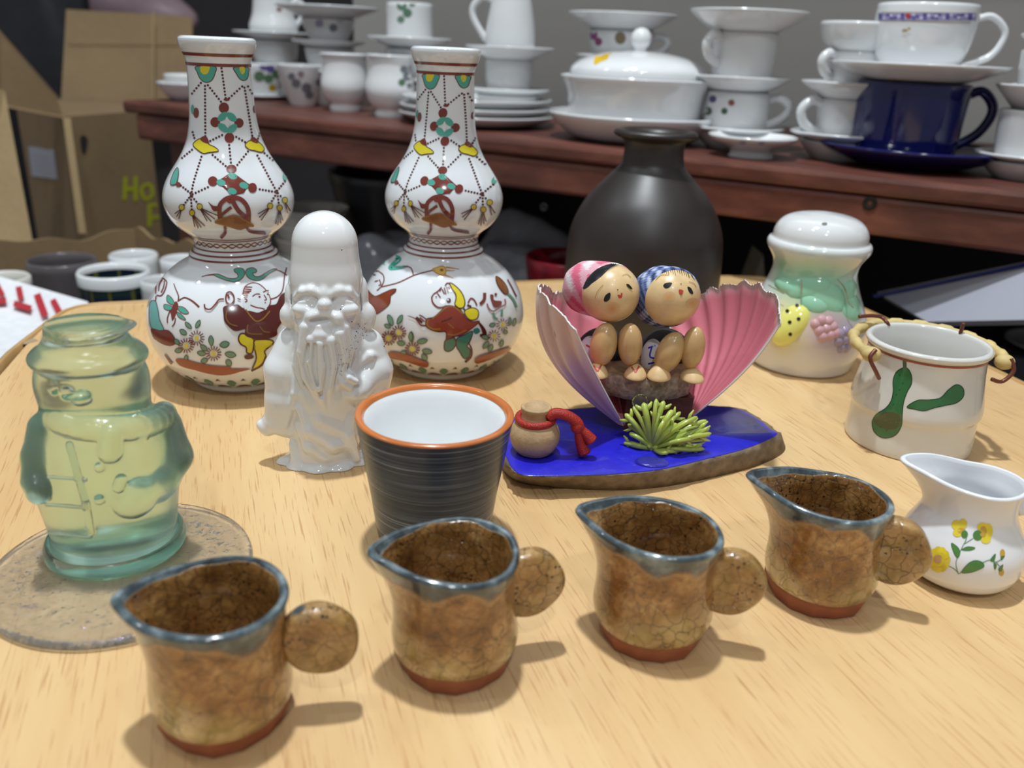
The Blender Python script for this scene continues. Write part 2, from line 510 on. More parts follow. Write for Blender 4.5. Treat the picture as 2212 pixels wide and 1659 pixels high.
# folding table
tb_px = [(0, 792), (60, 727), (100, 694), (143, 668), (205, 656), (317, 650), (700, 627), (1170, 607), (1400, 600), (1580, 597)]
pts = [at(x, y)[:2] for x, y in tb_px]
A_ = np.array([.968, .25]); B_ = np.array([-.25, .968])
ab = lambda a, b_: a * A_ + b_ * B_
pts = pts + [ab(.446, .722), ab(.470, .68), ab(.478, .55), ab(.478, .2), ab(.478, -.10), ab(.44, -.19), ab(.35, -.22), ab(0, -.22), ab(-.10, -.20), ab(-.17, -.12), ab(-.19, 0), ab(-.19, .2), ab(-.188, .36)]
outline = catmull(pts, 8, closed=True)
if np.sum(outline[:, 0] * np.roll(outline[:, 1], -1) - np.roll(outline[:, 0], -1) * outline[:, 1]) < 0: outline = outline[::-1]
def offset(P, d):
    T = np.roll(P, -1, 0) - np.roll(P, 1, 0); T /= np.linalg.norm(T, axis=1)[:, None]
    dd = np.asarray(d); dd = dd[:, None] if dd.ndim else dd
    return P + np.stack([T[:, 1], -T[:, 0]], 1) * dd
table = thing('folding_table', (0.1, .3, FLZ), 'small light beech table with rounded corners in the foreground', 'table')
inner = offset(outline, -.0045)
n = len(inner)
def prism(P, z0, z1):
    n = len(P)
    v = np.vstack([np.c_[P, np.full(n, z1)], np.c_[P, np.full(n, z0)]])
    f = [list(range(n)), list(range(2 * n - 1, n - 1, -1))] + [[i, i + n, (i + 1) % n + n, (i + 1) % n] for i in range(n)]
    return v, f
mk('table_top', prism(inner, -.018, 0.0), M_table, table, smooth=False)
# edging strip, standing off the board where it has come loose on the left
lo_ = np.zeros(n)
for i, p in enumerate(outline):
    q = proj((p[0], p[1], 0))
    if q[2] > .2 and q[0] < 75 and q[1] > 700: lo_[i] = .0045 * min(1, max(0, (q[1] - 715) / 50))
ei = offset(outline, -.0042 + lo_); eo = offset(outline, -.0008 + lo_)
rings = [np.c_[ei, np.full(n, -.019)], np.c_[ei, np.full(n, .0009)], np.c_[(ei * .6 + eo * .4), np.full(n, .0016)], np.c_[eo, np.full(n, .0008)], np.c_[offset(outline, .0006 + lo_), np.full(n, -.009)], np.c_[eo, np.full(n, -.019)]]
V = np.vstack(rings); Fc = []
for k in range(6):
    for i in range(n):
        j = (i + 1) % n; a, b_ = k * n, ((k + 1) % 6) * n
        Fc.append([a + i, b_ + i, b_ + j, a + j])
mk('edge_strip', (V, Fc), M('worn_edge_strip', srgb(190, 152, 100), .4, .12, 30), table)
M_leg = M('grey_metal_tube', (.35, .35, .36), .35, .05, 20, metal=.8)
for a, b_ in ((-.12, -.15), (.41, -.15), (.41, .66), (-.12, .66)):
    p = ab(a, b_)
    mk('leg', tube([(p[0], p[1], FLZ), (p[0], p[1], -.0185)], .012, 14), M_leg, table)
# chip in the laminate at the loose corner
M_chip = M('bare_chipboard', srgb(160, 140, 112), .9, .2, 300)
pc = at(62, 738)
cv = [(pc[0] + .004 * math.cos(a) * (1 + .4 * math.sin(3 * a)), pc[1] + .006 * math.sin(a), .0002) for a in np.linspace(0, 6.28, 14)[:-1]]
mk('edge_chip', (np.array(cv), [list(range(13))]), M_chip, table, smooth=False)
# ------------------------------------------------------------------ crockery on the shelf
M_navy = M('navy_glaze', srgb(16, 22, 88), .12, .06, 30, coat=.4)
M_dish = M('white_dish', (.72, .73, .74), .12, .03, 18, coat=.4)
M_dark = M('shadow_black_plastic', (.012, .012, .014), .5)
def vessel_geo(prof, th, G, n=56, foot=True):
    """open vessel: prof = outer (r, z) from foot to rim"""
    pr = np.asarray(prof, float); pr = catmull(pr, 5) if len(pr) > 2 else pr
    pr[:, 0] = np.maximum(pr[:, 0], .001)
    T = np.gradient(pr, axis=0); T /= np.linalg.norm(T, axis=1)[:, None] + 1e-9
    Nn = np.stack([T[:, 1], -T[:, 0]], 1)
    inn = pr - Nn * th
    zb = pr[0, 1] + th
    keep = [(max(r, .0005), z) for r, z in inn if z > zb]
    rim_o, rim_i = pr[-1], np.array(keep[-1])
    mid = (rim_o + rim_i) / 2 + T[-1] * th * .45
    full = [(0, pr[0, 1])] + [tuple(p) for p in pr] + [tuple(mid)] + [tuple(p) for p in keep[::-1]] + [(keep[0][0] * .6, zb), (0, zb)]
    return lathe(full, n, G)
def handle_geo(G, ang, r0, z0, r1, z1, reach, rad, flat=1.0, drop=0.0):
    """ear handle: leaves the wall at (r0, z0 high) and returns at (r1, z1 low)"""
    d = np.array([math.cos(ang), math.sin(ang), 0]); c = np.array([G[0], G[1], 0])
    P = [(r0 - .002, z0), (r0 + reach * .45, z0 + (z0 - z1) * .10 - drop), (r0 + reach * .95, z0 - (z0 - z1) * .12), (r0 + reach, z0 - (z0 - z1) * .38), (r0 + reach * .62, z0 - (z0 - z1) * .72), (r1 - .002, z1)]
    P = catmull(P, 6)
    pts3 = [c + d * p[0] + np.array([0, 0, p[1]]) for p in P]
    return tube(pts3, rad, 10, flat=flat)
def px_prof(G, pp, z0):
    out = [(hw * mpp(G, zat(G, y)), zat(G, y)) for y, hw in pp]
    sh = z0 - out[0][1]
    return [(r, z + sh) for r, z in out]
def ware(name, label, cat, cx, pp, G=None, by=None, back=None, z0=None, mat=None, th=.0028, handle=None, paint=None, group=None, ztop=None, fit=False):
    if G is None: G = at(cx, by, ZS) if by is not None else shelf_pt(cx, back)
    z0 = ZS if z0 is None else z0
    pr = px_prof(G, pp, z0)
    if ztop is not None: pr = [(r, z0 + (z - z0) * (ztop - z0) / (pr[-1][1] - z0)) for r, z in pr]
    if fit:
        zm = (pr[0][1] + pr[-1][1]) / 2; G = np.array(G) + np.array([(cx - proj((G[0], G[1], zm))[0]) * mpp(G, zm), 0, 0])
    root = thing(name, (G[0], G[1], z0), label, cat, group)
    g = vessel_geo(pr, th, G)
    mk('body', g, mat or M_porc2, root)
    if handle:
        ang, f0, f1, reach, rad = handle
        zz = [p[1] for p in pr]; rr = [p[0] for p in pr]; h = zz[-1] - zz[0]
        za, zb = zz[0] + h * f0, zz[0] + h * f1
        mk('handle', handle_geo(G, math.radians(ang), np.interp(za, zz, rr), za, np.interp(zb, zz, rr), zb, reach * mpp(G, z0), rad), mat or M_porc2, root)
    if paint:
        p = Paint(g, .0003); paint(p)
        if p.F: p.build('printed_decoration', M_flat, root)['kind'] = 'stuff'
    return root, max(p[1] for p in pr), G
PUR, GRN, GRY, RED, YEL = srgb(96, 84, 150), srgb(86, 118, 88), srgb(120, 124, 132), srgb(150, 60, 66), srgb(232, 190, 24)
def blobs(lst, r=7):
    def f(p):
        for x, y, c, *k in lst: p.dot((x, y), k[0] if k else r, c, (k[1] if len(k) > 1 else None))
    return f
grp = 'white crockery on the red shelf'
# ---- left end: two nested bowls
_, z, G = ware('bowl', 'white bowl at the far left end of the red shelf', 'bowl', 402, [(188, 26), (176, 40), (150, 58)], back=.07)
ware('bowl', 'smaller white bowl stacked in the leftmost bowl on the shelf', 'bowl', 402, [(150, 20), (128, 38), (98, 42)], G=G, z0=ZS + .0032, th=.002)
# ---- front row, left to right
_, z, G = ware('saucer', 'white saucer under the violet printed teacup behind the left vase', 'saucer', 565, [(212, 30), (208, 44), (203, 58)], by=214, th=.002)
ware('teacup', 'white teacup printed with violets behind the left vase neck', 'teacup', 562, [(204, 24), (190, 40), (132, 50)], G=G, z0=ZS + .003,
     paint=blobs([(570, 142, PUR, 10), (584, 148, PUR, 9), (560, 165, GRN, 12), (580, 170, GRN, 10), (596, 160, GRN, 9), (588, 190, YEL * .5, 8)]))
ware('teacup', 'pale conical cup with grey flowers beside the violet teacup', 'teacup', 655, [(226, 26), (205, 34), (170, 46), (138, 54)], by=228,
     paint=blobs([(640, 180, GRY, 10), (662, 190, GRY, 11), (630, 165, GRY, 8), (668, 205, GRY, 9), (650, 160, srgb(150, 130, 140), 7), (690, 178, GRY, 8)]))
ware('footed_cup', 'plain white bulbous cup on a foot, left one of the pair', 'cup', 746, [(238, 32), (228, 33), (222, 30), (210, 42), (185, 51), (150, 47), (128, 47), (116, 52)], by=240, mat=M_porc)
ware('footed_cup', 'white bulbous cup on a foot with grey leaf print, right one of the pair', 'cup', 843, [(250, 32), (240, 33), (234, 30), (220, 43), (192, 52), (155, 47), (130, 47), (118, 52)], by=253, mat=M_porc,
     paint=blobs([(872, 150, GRY, 8), (880, 165, GRY, 10), (868, 178, GRN, 8), (888, 148, GRY, 7), (884, 185, GRY, 6)]))
Gp = at(1030, 268, ZS); zz = ZS
for i, (hw, dy, lb) in enumerate(((168, 22, 'lowest'), (166, 20, 'middle'), (160, 20, 'topmost'))):
    _, z, _ = ware('plate', 'white plate, %s in the stack behind the right vase neck' % lb, 'plate', 1030, [(262, hw * .55), (256, hw * .8), (262 - dy, hw)], G=Gp, z0=zz, mat=M_dish, th=.0025)
    zz += .0095
# ---- covered tureen on a dish
_, z, Gt = ware('serving_dish', 'white deep dish under the lidded tureen', 'dish', 1365, [(312, 110), (302, 140), (270, 176), (258, 184)], by=302, mat=M_dish, th=.003)
rt, zt, _ = ware('tureen', 'white lidded tureen with round knob and yellow flower on the lid', 'tureen', 1372, [(276, 100), (262, 128), (230, 142), (185, 150), (160, 160), (152, 167)], G=Gt, z0=ZS + .004, mat=M_porc, th=.003)
k = mpp(Gt, zt)
ltop = zt + .0005
lid = [(0, ltop), (148 * k, ltop), (147 * k, ltop + .003)] + [(148 * k * math.cos(a), ltop + .003 + 50 * k * math.sin(a) ** .9) for a in np.linspace(.12, 1.42, 14)]
lid += [(15 * k, ltop + 53 * k), (13 * k, ltop + 58 * k)] + [(22 * k * math.cos(a), ltop + 80 * k + 22 * k * math.sin(a)) for a in np.linspace(-.9, 1.5, 12)] + [(0, ltop + 102 * k)]
lg = lathe(lid, 64, Gt)
ld = mk('lid', lg, M_porc, rt)
p = Paint(lg, .0003)
p.fill([(1283, 133), (1290, 118), (1305, 112), (1330, 104), (1337, 110), (1318, 118), (1312, 128), (1296, 134), (1286, 140)], YEL); p.fill([(1296, 126), (1305, 118), (1322, 112), (1312, 122)], srgb(205, 160, 10))
p.build('printed_flower', M_flat, ld)
# ---- small dish on a foot
ware('footed_dish', 'small white dish on a foot beside the brown bottle neck', 'dish', 1620, [(340, 48), (330, 44), (322, 50), (306, 84), (298, 94)], by=338, mat=M_porc,
     paint=blobs([(1605, 308, srgb(170, 180, 205), 7, 4), (1645, 309, srgb(170, 180, 205), 7, 4)]))
# ---- blue cup and saucer with a banded cup on top
_, z, Gb = ware('saucer', 'navy blue saucer at the front of the shelf', 'saucer', 1962, [(372, 90), (366, 120), (345, 175), (332, 194)], by=358, mat=M_navy, th=.003)
rb, zb, _ = ware('mug', 'navy blue straight mug standing on the navy saucer', 'mug', 1958, [(355, 100), (345, 104), (270, 110), (182, 116)], G=Gb, z0=ZS + .0035, mat=M_navy, th=.0035, handle=(-8, .88, .22, 52, .0045), ztop=zat(Gb, 182), fit=True)
_, z2, _ = ware('saucer', 'white saucer balanced on the navy mug', 'saucer', 1980, [(180, 88), (172, 120), (154, 166), (145, 181)], G=Gb, z0=zb + .0015, mat=M_dish, th=.0025, fit=True)
def band(p):
    for i in range(26):
        x = 1898 + i * 8
        p.fill([(x, 28), (x + 9, 28.5), (x + 9, 44), (x, 43)], srgb(150, 146, 190) if i % 3 else srgb(104, 98, 158), smooth=False)
        p.dot((x + 4, 35 + 4 * math.sin(i * 1.9)), 3.4, srgb(206, 200, 226) if i % 2 else srgb(84, 76, 140))
    p.stroke([(1894, 26.5), (1996, 27), (2100, 30)], 1.6, srgb(170, 150, 120)); p.stroke([(1894, 46), (1996, 47), (2096, 49)], 1.6, srgb(160, 140, 120))
    p.dot((1962, 34), 5.5, srgb(186, 60, 60)); p.dot((1955, 66), 6, srgb(176, 150, 96), 3); p.dot((1964, 62), 4, srgb(190, 170, 120), 2.5)
ware('teacup', 'white teacup with violet patterned band on top of the navy mug stack', 'teacup', 1990, [(174, 50), (162, 62), (120, 91), (60, 103), (10, 103)], G=Gb, z0=zb + .0043, mat=M_porc, th=.0022, handle=(-6, .82, .14, 62, .0032), paint=band, ztop=zat(Gb, 13), fit=True)
# ---- back rows: stacks of cups with saucers between
WHERE = {600: 'left of the footed cups', 715: 'behind the footed cups', 885: 'left of the right vase', 1095: 'under the coffee pot', 1325: 'behind the tureen', 1580: 'right of the tureen', 1810: 'left of the navy mug', 2215: 'at the right edge'}
def stack(px, back, items):
    G = shelf_pt(px, back); z = ZS
    gap = zat(G, items[0][3][0][0]) - ZS
    if gap > .012:                             # a plain bowl underneath carries the stack
        k = .026 / mpp(G, ZS)
        by = proj(G)[1]
        _, z, _ = ware('bowl', 'plain pale bowl at the very bottom of the stack ' + WHERE[px], 'bowl', px, [(by, k), (by - gap * .5 / mpp(G), k * 1.3), (by - gap / mpp(G), k * 1.5)], G=G, z0=ZS)
        z += .001
    for it in items:
        kind, name, label, pp, kw = it
        kw = dict(kw); dz = kw.pop('dz', 0.0)
        _, ztop, _ = ware(name, label, kind, px, pp, G=G, z0=z + dz, **kw)
        z = ztop + .0012
    return G
WH = dict(mat=M_porc2)
stack(600, .24, [
    ('saucer', 'saucer', 'pale saucer at the foot of the stack left of the footed cups', [(150, 44), (140, 74)], {}),
    ('teacup', 'teacup', 'pale cup in the lowest tier of the stack left of the footed cups', [(150, 30), (120, 46), (84, 50)], {'dz': -.008}),
    ('saucer', 'saucer', 'wide pale saucer carrying the small cream jug', [(80, 40), (66, 86)], {}),
    ('jug', 'jug', 'small white jug with a brown flower at the top left of the shelf', [(60, 40), (40, 52), (10, 44), (-30, 40)], dict(dz=-.006, handle=(20, .85, .3, 26, .004), paint=blobs([(603, 20, srgb(140, 110, 100), 6)])))])
stack(715, .20, [
    ('saucer', 'saucer', 'pale saucer at the foot of the stack behind the footed cups', [(160, 50), (150, 76)], {}),
    ('teacup', 'teacup', 'pale cup in the lowest tier behind the footed cups', [(160, 30), (130, 46), (100, 52)], {'dz': -.008}),
    ('saucer', 'saucer', 'pale saucer halfway up the stack behind the footed cups', [(98, 40), (86, 78)], {}),
    ('teacup', 'teacup', 'grey flowered teacup high in the stack behind the footed cups', [(84, 30), (62, 44), (28, 58)], dict(dz=-.006, paint=blobs([(690, 50, srgb(150, 150, 172), 9), (720, 60, GRY, 9), (735, 42, srgb(140, 138, 160), 8)]))),
    ('saucer', 'saucer', 'wide pale saucer topping the stack behind the footed cups', [(24, 50), (0, 110)], {})])
stack(885, .17, [
    ('saucer', 'saucer', 'pale saucer low in the stack left of the right vase', [(176, 50), (166, 80)], {}),
    ('teacup', 'teacup', 'pale cup low in the stack left of the right vase', [(176, 34), (140, 48), (100, 52)], {'dz': -.008}),
    ('saucer', 'saucer', 'wide pale saucer carrying the green leaf mug', [(78, 42), (58, 92)], {}),
    ('mug', 'mug', 'white mug with green leaf print left of the right vase', [(56, 46), (30, 50), (-30, 50)], dict(dz=-.006, paint=blobs([(868, 12, srgb(90, 128, 104), 11), (880, 28, srgb(84, 120, 98), 10), (866, 42, srgb(100, 132, 110), 8), (890, 8, srgb(110, 140, 120), 7)])))])
stack(1095, .16, [
    ('saucer', 'saucer', 'pale saucer on the shelf right of the right vase', [(200, 56), (190, 90)], {}),
    ('teacup', 'teacup', 'pale grey cup right of the right vase, lowest tier', [(196, 42), (165, 50), (120, 52)], {'dz': -.008}),
    ('saucer', 'saucer', 'wide pale saucer under the tall white coffee pot', [(110, 50), (86, 96)], {}),
    ('coffee_pot', 'coffee_pot', 'tall white coffee pot with curved spout at top centre', [(84, 46), (60, 54), (20, 52), (-40, 42)], dict(dz=-.006, handle=(172, .9, .2, 40, .004), paint=blobs([(1010, 45, GRY, 7)])))])
stack(1325, .22, [
    ('saucer', 'saucer', 'pale saucer hidden behind the tureen', [(200, 60), (190, 96)], {}),
    ('teacup', 'teacup', 'pale cup behind the tureen', [(196, 44), (165, 60), (128, 66)], {'dz': -.008}),
    ('saucer', 'saucer', 'pale saucer above the tureen lid', [(126, 56), (112, 96)], {}),
    ('teacup', 'teacup', 'white teacup with purple and brown print above the tureen lid', [(112, 50), (90, 64), (48, 72)], dict(dz=-.006, handle=(-10, .85, .25, 30, .004), paint=blobs([(1283, 75, srgb(140, 66, 120), 8, 12), (1293, 90, srgb(140, 60, 110), 8, 9), (1340, 82, srgb(120, 104, 70), 12, 14)]))),
    ('saucer', 'saucer', 'wide pale saucer topping the stack above the tureen', [(42, 64), (8, 118)], {})])
stack(1580, .13, [
    ('saucer', 'saucer', 'pale saucer under the cup with small flowers right of the tureen', [(286, 66), (276, 104)], {}),
    ('teacup', 'teacup', 'white teacup with small blue and red flowers right of the tureen', [(280, 56), (262, 66), (225, 68), (188, 66)], dict(dz=-.008, handle=(-14, .85, .25, 40, .0045), paint=blobs([(1540, 214, PUR * .7, 8), (1520, 225, GRY, 9), (1530, 240, GRN * .6, 9), (1580, 222, srgb(140, 80, 76), 7), (1565, 240, GRN * .6, 7), (1512, 208, GRN * .7, 7)]))),
    ('saucer', 'saucer', 'pale saucer halfway up the stack right of the tureen', [(186, 60), (158, 104)], {}),
    ('mug', 'mug', 'plain tall white mug with its handle to the left, right of the tureen', [(158, 62), (110, 68), (50, 70)], dict(dz=-.006, handle=(205, .9, .35, 30, .0048))),
    ('bowl', 'bowl', 'wide pale bowl topping the stack right of the tureen', [(46, 66), (30, 96), (4, 126)], {})])
stack(1810, .12, [
    ('saucer', 'saucer', 'pale saucer under the plain cup left of the navy mug', [(304, 70), (290, 108)], {}),
    ('teacup', 'teacup', 'plain white cup with its handle to the left, left of the navy mug', [(296, 48), (260, 58), (206, 64)], dict(dz=-.008, handle=(190, .9, .15, 40, .0045))),
    ('saucer', 'saucer', 'pale saucer beside the rim of the navy mug', [(200, 60), (168, 104)], {}),
    ('teacup', 'teacup', 'square shouldered white cup behind the banded teacup', [(166, 50), (140, 58), (86, 60)], dict(dz=-.006, handle=(200, .9, .3, 26, .0045))),
    ('bowl', 'bowl', 'pale bowl topping the stack behind the banded teacup', [(82, 56), (60, 76), (22, 86)], {})])
stack(2215, .10, [
    ('saucer', 'saucer', 'pale saucer at the right edge of the picture, on the shelf', [(350, 60), (338, 110)], {}),
    ('mug', 'mug', 'plain white mug at the right edge of the picture', [(340, 70), (290, 78), (226, 84)], dict(dz=-.008)),
    ('saucer', 'saucer', 'pale saucer above the plain mug at the right edge', [(222, 60), (172, 104)], {}),
    ('teacup', 'teacup', 'white cup with a large red flower at the right edge', [(168, 54), (140, 66), (76, 72)], dict(dz=-.006, paint=blobs([(2165, 120, srgb(150, 66, 80), 14), (2180, 145, srgb(150, 60, 76), 16), (2200, 100, srgb(30, 40, 36), 14), (2170, 160, srgb(140, 60, 70), 12)]))),
    ('saucer', 'saucer', 'pale saucer under the navy cup in the top right corner', [(72, 50), (44, 80)], {}),
    ('mug', 'mug', 'navy blue cup in the top right corner', [(42, 66), (0, 70), (-40, 72)], dict(dz=-.006, mat=M_navy))])
# ------------------------------------------------------------------ cartons and mugs on the left
def prism4(K, z0, z1):
    v = [(*k[:2], z0) for k in K] + [(*k[:2], z1) for k in K]
    return np.array(v), [[3, 2, 1, 0], [4, 5, 6, 7]] + [[i, (i + 1) % 4, (i + 1) % 4 + 4, i + 4] for i in range(4)]
def quad_px(*c): return [at_depth(x, y, Z) for x, y, Z in c]
# large carton with a torn back flap
K0 = at_depth(142, 252, 1.42); zt_ = K0[2]; K1 = at_depth(322, 252, 1.60); K2 = at_depth(40, 262, 1.66)
K3 = K1 + K2 - K0
big = thing('carton', (K0[0], K0[1], FLZ), 'tall brown cardboard carton with a raised flap behind the left vase', 'carton')
bo = mk('body', prism4([K0, K1, K3, K2], FLZ, zt_), M_card, big, smooth=False)
fl = mk('raised_flap', slab(quad_px((130, 250, 1.85), (420, 262, 1.95), (415, 36, 2.0), (143, 20, 1.9)), .004), M_card, big, smooth=False)
for c in (((146, 88, 1.888), (415, 92, 1.99), (415, 94, 1.99), (146, 90, 1.888)), ((330, 26, 1.94), (334, 26, 1.94), (334, 240, 1.9), (330, 240, 1.9))):
    mk('crease', slab(quad_px(*[(a, b_, Z - .012) for a, b_, Z in c]), .002), M_card2, big, smooth=False)
mk('side_flap', slab(quad_px((-20, 48, 1.30), (126, 214, 1.45), (140, 256, 1.43), (-20, 226, 1.32)), .004), M_card, big, smooth=False)
gb = prism4([K0, K1, K3, K2], FLZ, zt_)
p = Paint(gb, .001); p.maxe = .1
p.fill([(62, 316), (118, 322), (126, 388), (70, 380)], srgb(176, 178, 190), smooth=False)
for i in range(4): p.stroke([(72 + i * 2, 336 + i * 11), (108 + i * 2, 341 + i * 11)], 2, srgb(140, 142, 152))
p.build('paper_label', M_flat, big)
p = Paint(gb, .001); p.maxe = .1; YG = srgb(176, 178, 30)
p.fill([(172, 298), (180, 292), (188, 300), (186, 322), (180, 334), (174, 318)], srgb(40, 42, 38)); p.build('carry_hole', M_flat, big)
p = Paint(gb, .001); p.maxe = .1
for st in ([(270, 382), (268, 432)], [(292, 380), (292, 434)], [(268, 408), (292, 408)]): p.stroke(st, 9, YG)
p.stroke([(312, 398), (304, 412), (314, 430), (328, 420), (324, 400), (312, 398)], 8, YG)
p.stroke([(322, 440), (322, 490)], 9, YG); p.stroke([(322, 442), (346, 446), (346, 466), (324, 470)], 8, YG)
p.build('printed_lettering', M_flat, big)
mk('corner_fold', slab([at_depth(x, y, Z) for x, y, Z in ((136, 256, 1.405), (152, 256, 1.41), (186, 505, 1.41), (170, 505, 1.405))], .003), M_card2, big, smooth=False)
# near carton, cut by the frame
q = quad_px((-60, 178, 1.19), (10, 196, 1.24), (74, 540, 1.20), (-60, 560, 1.14))
bx_ = thing('carton', (q[2][0], q[2][1], FLZ), 'pale cardboard carton cut off by the left edge of the picture', 'carton')
mk('body', slab([q[3], q[2], q[1], q[0]], .22), M_card2, bx_, smooth=False)
bp = at_depth(40, 700, 1.18)
mk('base', box((bp[0] - .21, bp[1] + .22, (FLZ + q[2][2] - .06) / 2), (.16, .20, q[2][2] - .06 - FLZ)), M_card2, bx_, smooth=False)
# open carton with mugs
zr = -.050
c0 = at(292, 497, zr); cl = at(-60, 533, zr); cr = at(430, 533, zr)
cf = cl + cr - c0
oc = thing('open_carton', (c0[0], c0[1] - .2, -.19), 'low open cardboard carton full of mugs behind the table', 'carton')
def wall(a, b_, name):
    a = np.array(a); b_ = np.array(b_); L = 16; P = []
    for i in range(L + 1):
        t = i / L; q = a + (b_ - a) * t; q = q + np.array([0, 0, .004 * math.sin(7 * t + a[0] * 9) + .003 * math.sin(17 * t)]); P.append(q)
    d = (b_ - a) / np.linalg.norm(b_ - a); nn = np.array([-d[1], d[0], 0]) * .004
    v = []
    for q in P: v += [q - nn / 2, q + nn / 2, (q[0] - nn[0] / 2, q[1] - nn[1] / 2, -.19), (q[0] + nn[0] / 2, q[1] + nn[1] / 2, -.19)]
    f = []
    for i in range(L):
        k, j = 4 * i, 4 * i + 4
        f += [[k, j, j + 1, k + 1], [k, k + 2, j + 2, j], [k + 1, j + 1, j + 3, k + 3], [k + 2, k + 3, j + 3, j + 2]]
    f += [[0, 1, 3, 2], [4 * L, 4 * L + 2, 4 * L + 3, 4 * L + 1]]
    mk(name, (np.array(v), f), M_card, oc, smooth=False)
wall(cl, c0, 'side_wall'); wall(c0, cr, 'side_wall'); dz_ = np.array([0, 0, -.105]); wall(cr + dz_, cf + dz_, 'low_wall'); wall(cf + dz_, cl + dz_, 'low_wall')
mk('bottom', prism4([c0, cl, cf, cr], -.196, -.19), M_card, oc, smooth=False)
cc = (c0 + cf) / 2
sup = thing('carton', (cc[0], cc[1], FLZ), 'closed cardboard carton carrying the open carton of mugs', 'carton')
mk('body', prism4([cc + (k - cc) * .96 for k in (c0, cl, cf, cr)], FLZ, -.1965), M_card2, sup, smooth=False)
M_gm = M('grey_glaze', srgb(92, 86, 88), .2, .05, 20, coat=.3)
def tartan():
    mt, nt, b = new_mat('dark_tartan_glaze')
    vec = coords(nt); sx = nt.nodes.new('ShaderNodeSeparateXYZ'); nt.links.new(vec, sx.inputs[0])
    w = nt.nodes.new('ShaderNodeTexWave'); w.bands_direction = 'Z'; w.inputs['Scale'].default_value = 22; w.inputs['Distortion'].default_value = 0; nt.links.new(vec, w.inputs[0])
    w2 = nt.nodes.new('ShaderNodeTexWave'); w2.bands_direction = 'X'; w2.inputs['Scale'].default_value = 16; nt.links.new(vec, w2.inputs[0])
    c = mixc(nt, w.outputs[1], srgb(16, 28, 52), srgb(28, 54, 50))
    c = mixc(nt, ramp(nt, w2.outputs[1], [(.93, (0, 0, 0)), (.97, (1, 1, 1))]), c, srgb(96, 96, 40))
    nt.links.new(c, b.inputs['Base Color']); b.inputs['Roughness'].default_value = .2
    return mt
def box_mug(label, cx, y, hw, mat, rim=None, cat='mug', h=None, taper=.9):
    zr_ = -.054; G = at(cx, y, zr_); r = hw * mpp(G, zr_); zb = -.1895
    root = thing(cat, (G[0], G[1], zb), label, cat, 'mugs in the open carton')
    mk('body', vessel_geo([(r * taper * .86, zb), (r * taper, zb + .008), (r * .96, zb + .07), (r, zr_)], .0035, G), mat, root)
    if rim: mk('rim', lathe([(r - .0042, zr_ - .004), (r - .004, zr_ + .002), (r - .001, zr_ + .004), (r + .0008, zr_ + .001), (r + .0006, zr_ - .010)], 56, G), rim, root)
    return root
box_mug('dark grey mug in the open carton', 133, 562, 70, M_gm)
box_mug('dark green tartan mug with white rim in the open carton', 246, 590, 73, tartan(), M_porc)
box_mug('white mug at the back of the open carton', 288, 551, 50, M_porc)
box_mug('white mug beside the left vase at the back right of the open carton', 392, 560, 44, M_porc)
box_mug('white mug next to the tartan mug in the open carton', 352, 606, 46, M_porc2)
box_mug('cream mug cut by the left edge of the picture', 4, 600, 56, M_cream)
# white flap with red lettering, leaning beside the table
fq = quad_px((-120, 570, .92), (192, 660, .84), (120, 900, .62), (-170, 900, .64))
fq = [np.array(x) for x in fq]
fg = slab(fq, .004)
wf = thing('white_carton', (fq[2][0] - .1, fq[2][1] + .05, FLZ), 'white carton flap with red lettering beside the left table corner', 'carton')
mk('flap', (fg[0], [f for f in fg[1]]), M_cardw, wf, smooth=False)
lowq = [fq[3], fq[2], fq[2] + np.array([-.02, .16, 0]), fq[3] + np.array([-.02, .16, 0])]
mk('body', prism4([np.array(k) for k in lowq], FLZ, min(k[2] for k in fq) - .012), M_cardw, wf, smooth=False)
fg2 = fg
RD = srgb(190, 56, 66)
for st, w in (([[(-12, 606), (6, 640)], [(-20, 652), (14, 650)]], 12), ([[(40, 620), (46, 648)], [(30, 656), (68, 668)]], 13), ([[(80, 636), (98, 684)]], 15), ([[(114, 648), (130, 678)]], 13)):
    p = Paint(fg2, .0006); p.maxe = .1
    for s_ in st: p.stroke(s_, w, RD)
    p.build('red_letter', M_flat, wf)
# black bag and crumpled plastic at the top left
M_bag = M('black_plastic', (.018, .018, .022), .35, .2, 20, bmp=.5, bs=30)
M_pink = M('pink_plastic', srgb(176, 150, 158), .35, .15, 14, bmp=.6, bs=25)
def lump(name, label, cat, cx, cy, Z, rx, ry, rz, mat, seed, amp=.22, down=None):
    c = at_depth(cx, cy, Z); rs = np.random.default_rng(seed)
    v, f = ellipsoid((0, 0, 0), (1, 1, 1), n=40, m_=26)
    ph = rs.uniform(0, 6.28, (9, 3)); fr = rs.uniform(1.5, 5.5, (9, 3))
    d = np.zeros(len(v))
    for k in range(9): d += np.sin(v[:, 0] * fr[k, 0] + ph[k, 0]) * np.sin(v[:, 1] * fr[k, 1] + ph[k, 1]) * np.sin(v[:, 2] * fr[k, 2] + ph[k, 2])
    v = v * (1 + amp * d[:, None] / 2.2) * np.array([rx, ry, rz]) + c
    if down is not None: v[:, 2] = np.maximum(v[:, 2], down)
    zb = v[:, 2].min()
    o = mk(name, (v, f), mat, loc=(c[0], c[1], zb)); tag(o, label, cat); return o, zb
lump('black_bag', 'black plastic bag behind the cartons at top left', 'bag', 86, 120, 2.35, .16, .12, .52, M_bag, 3, .12)
lump('plastic_bag', 'crumpled pink and lilac plastic bag at the top left', 'bag', 130, 2, 2.6, .38, .14, .14, M_pink, 5)
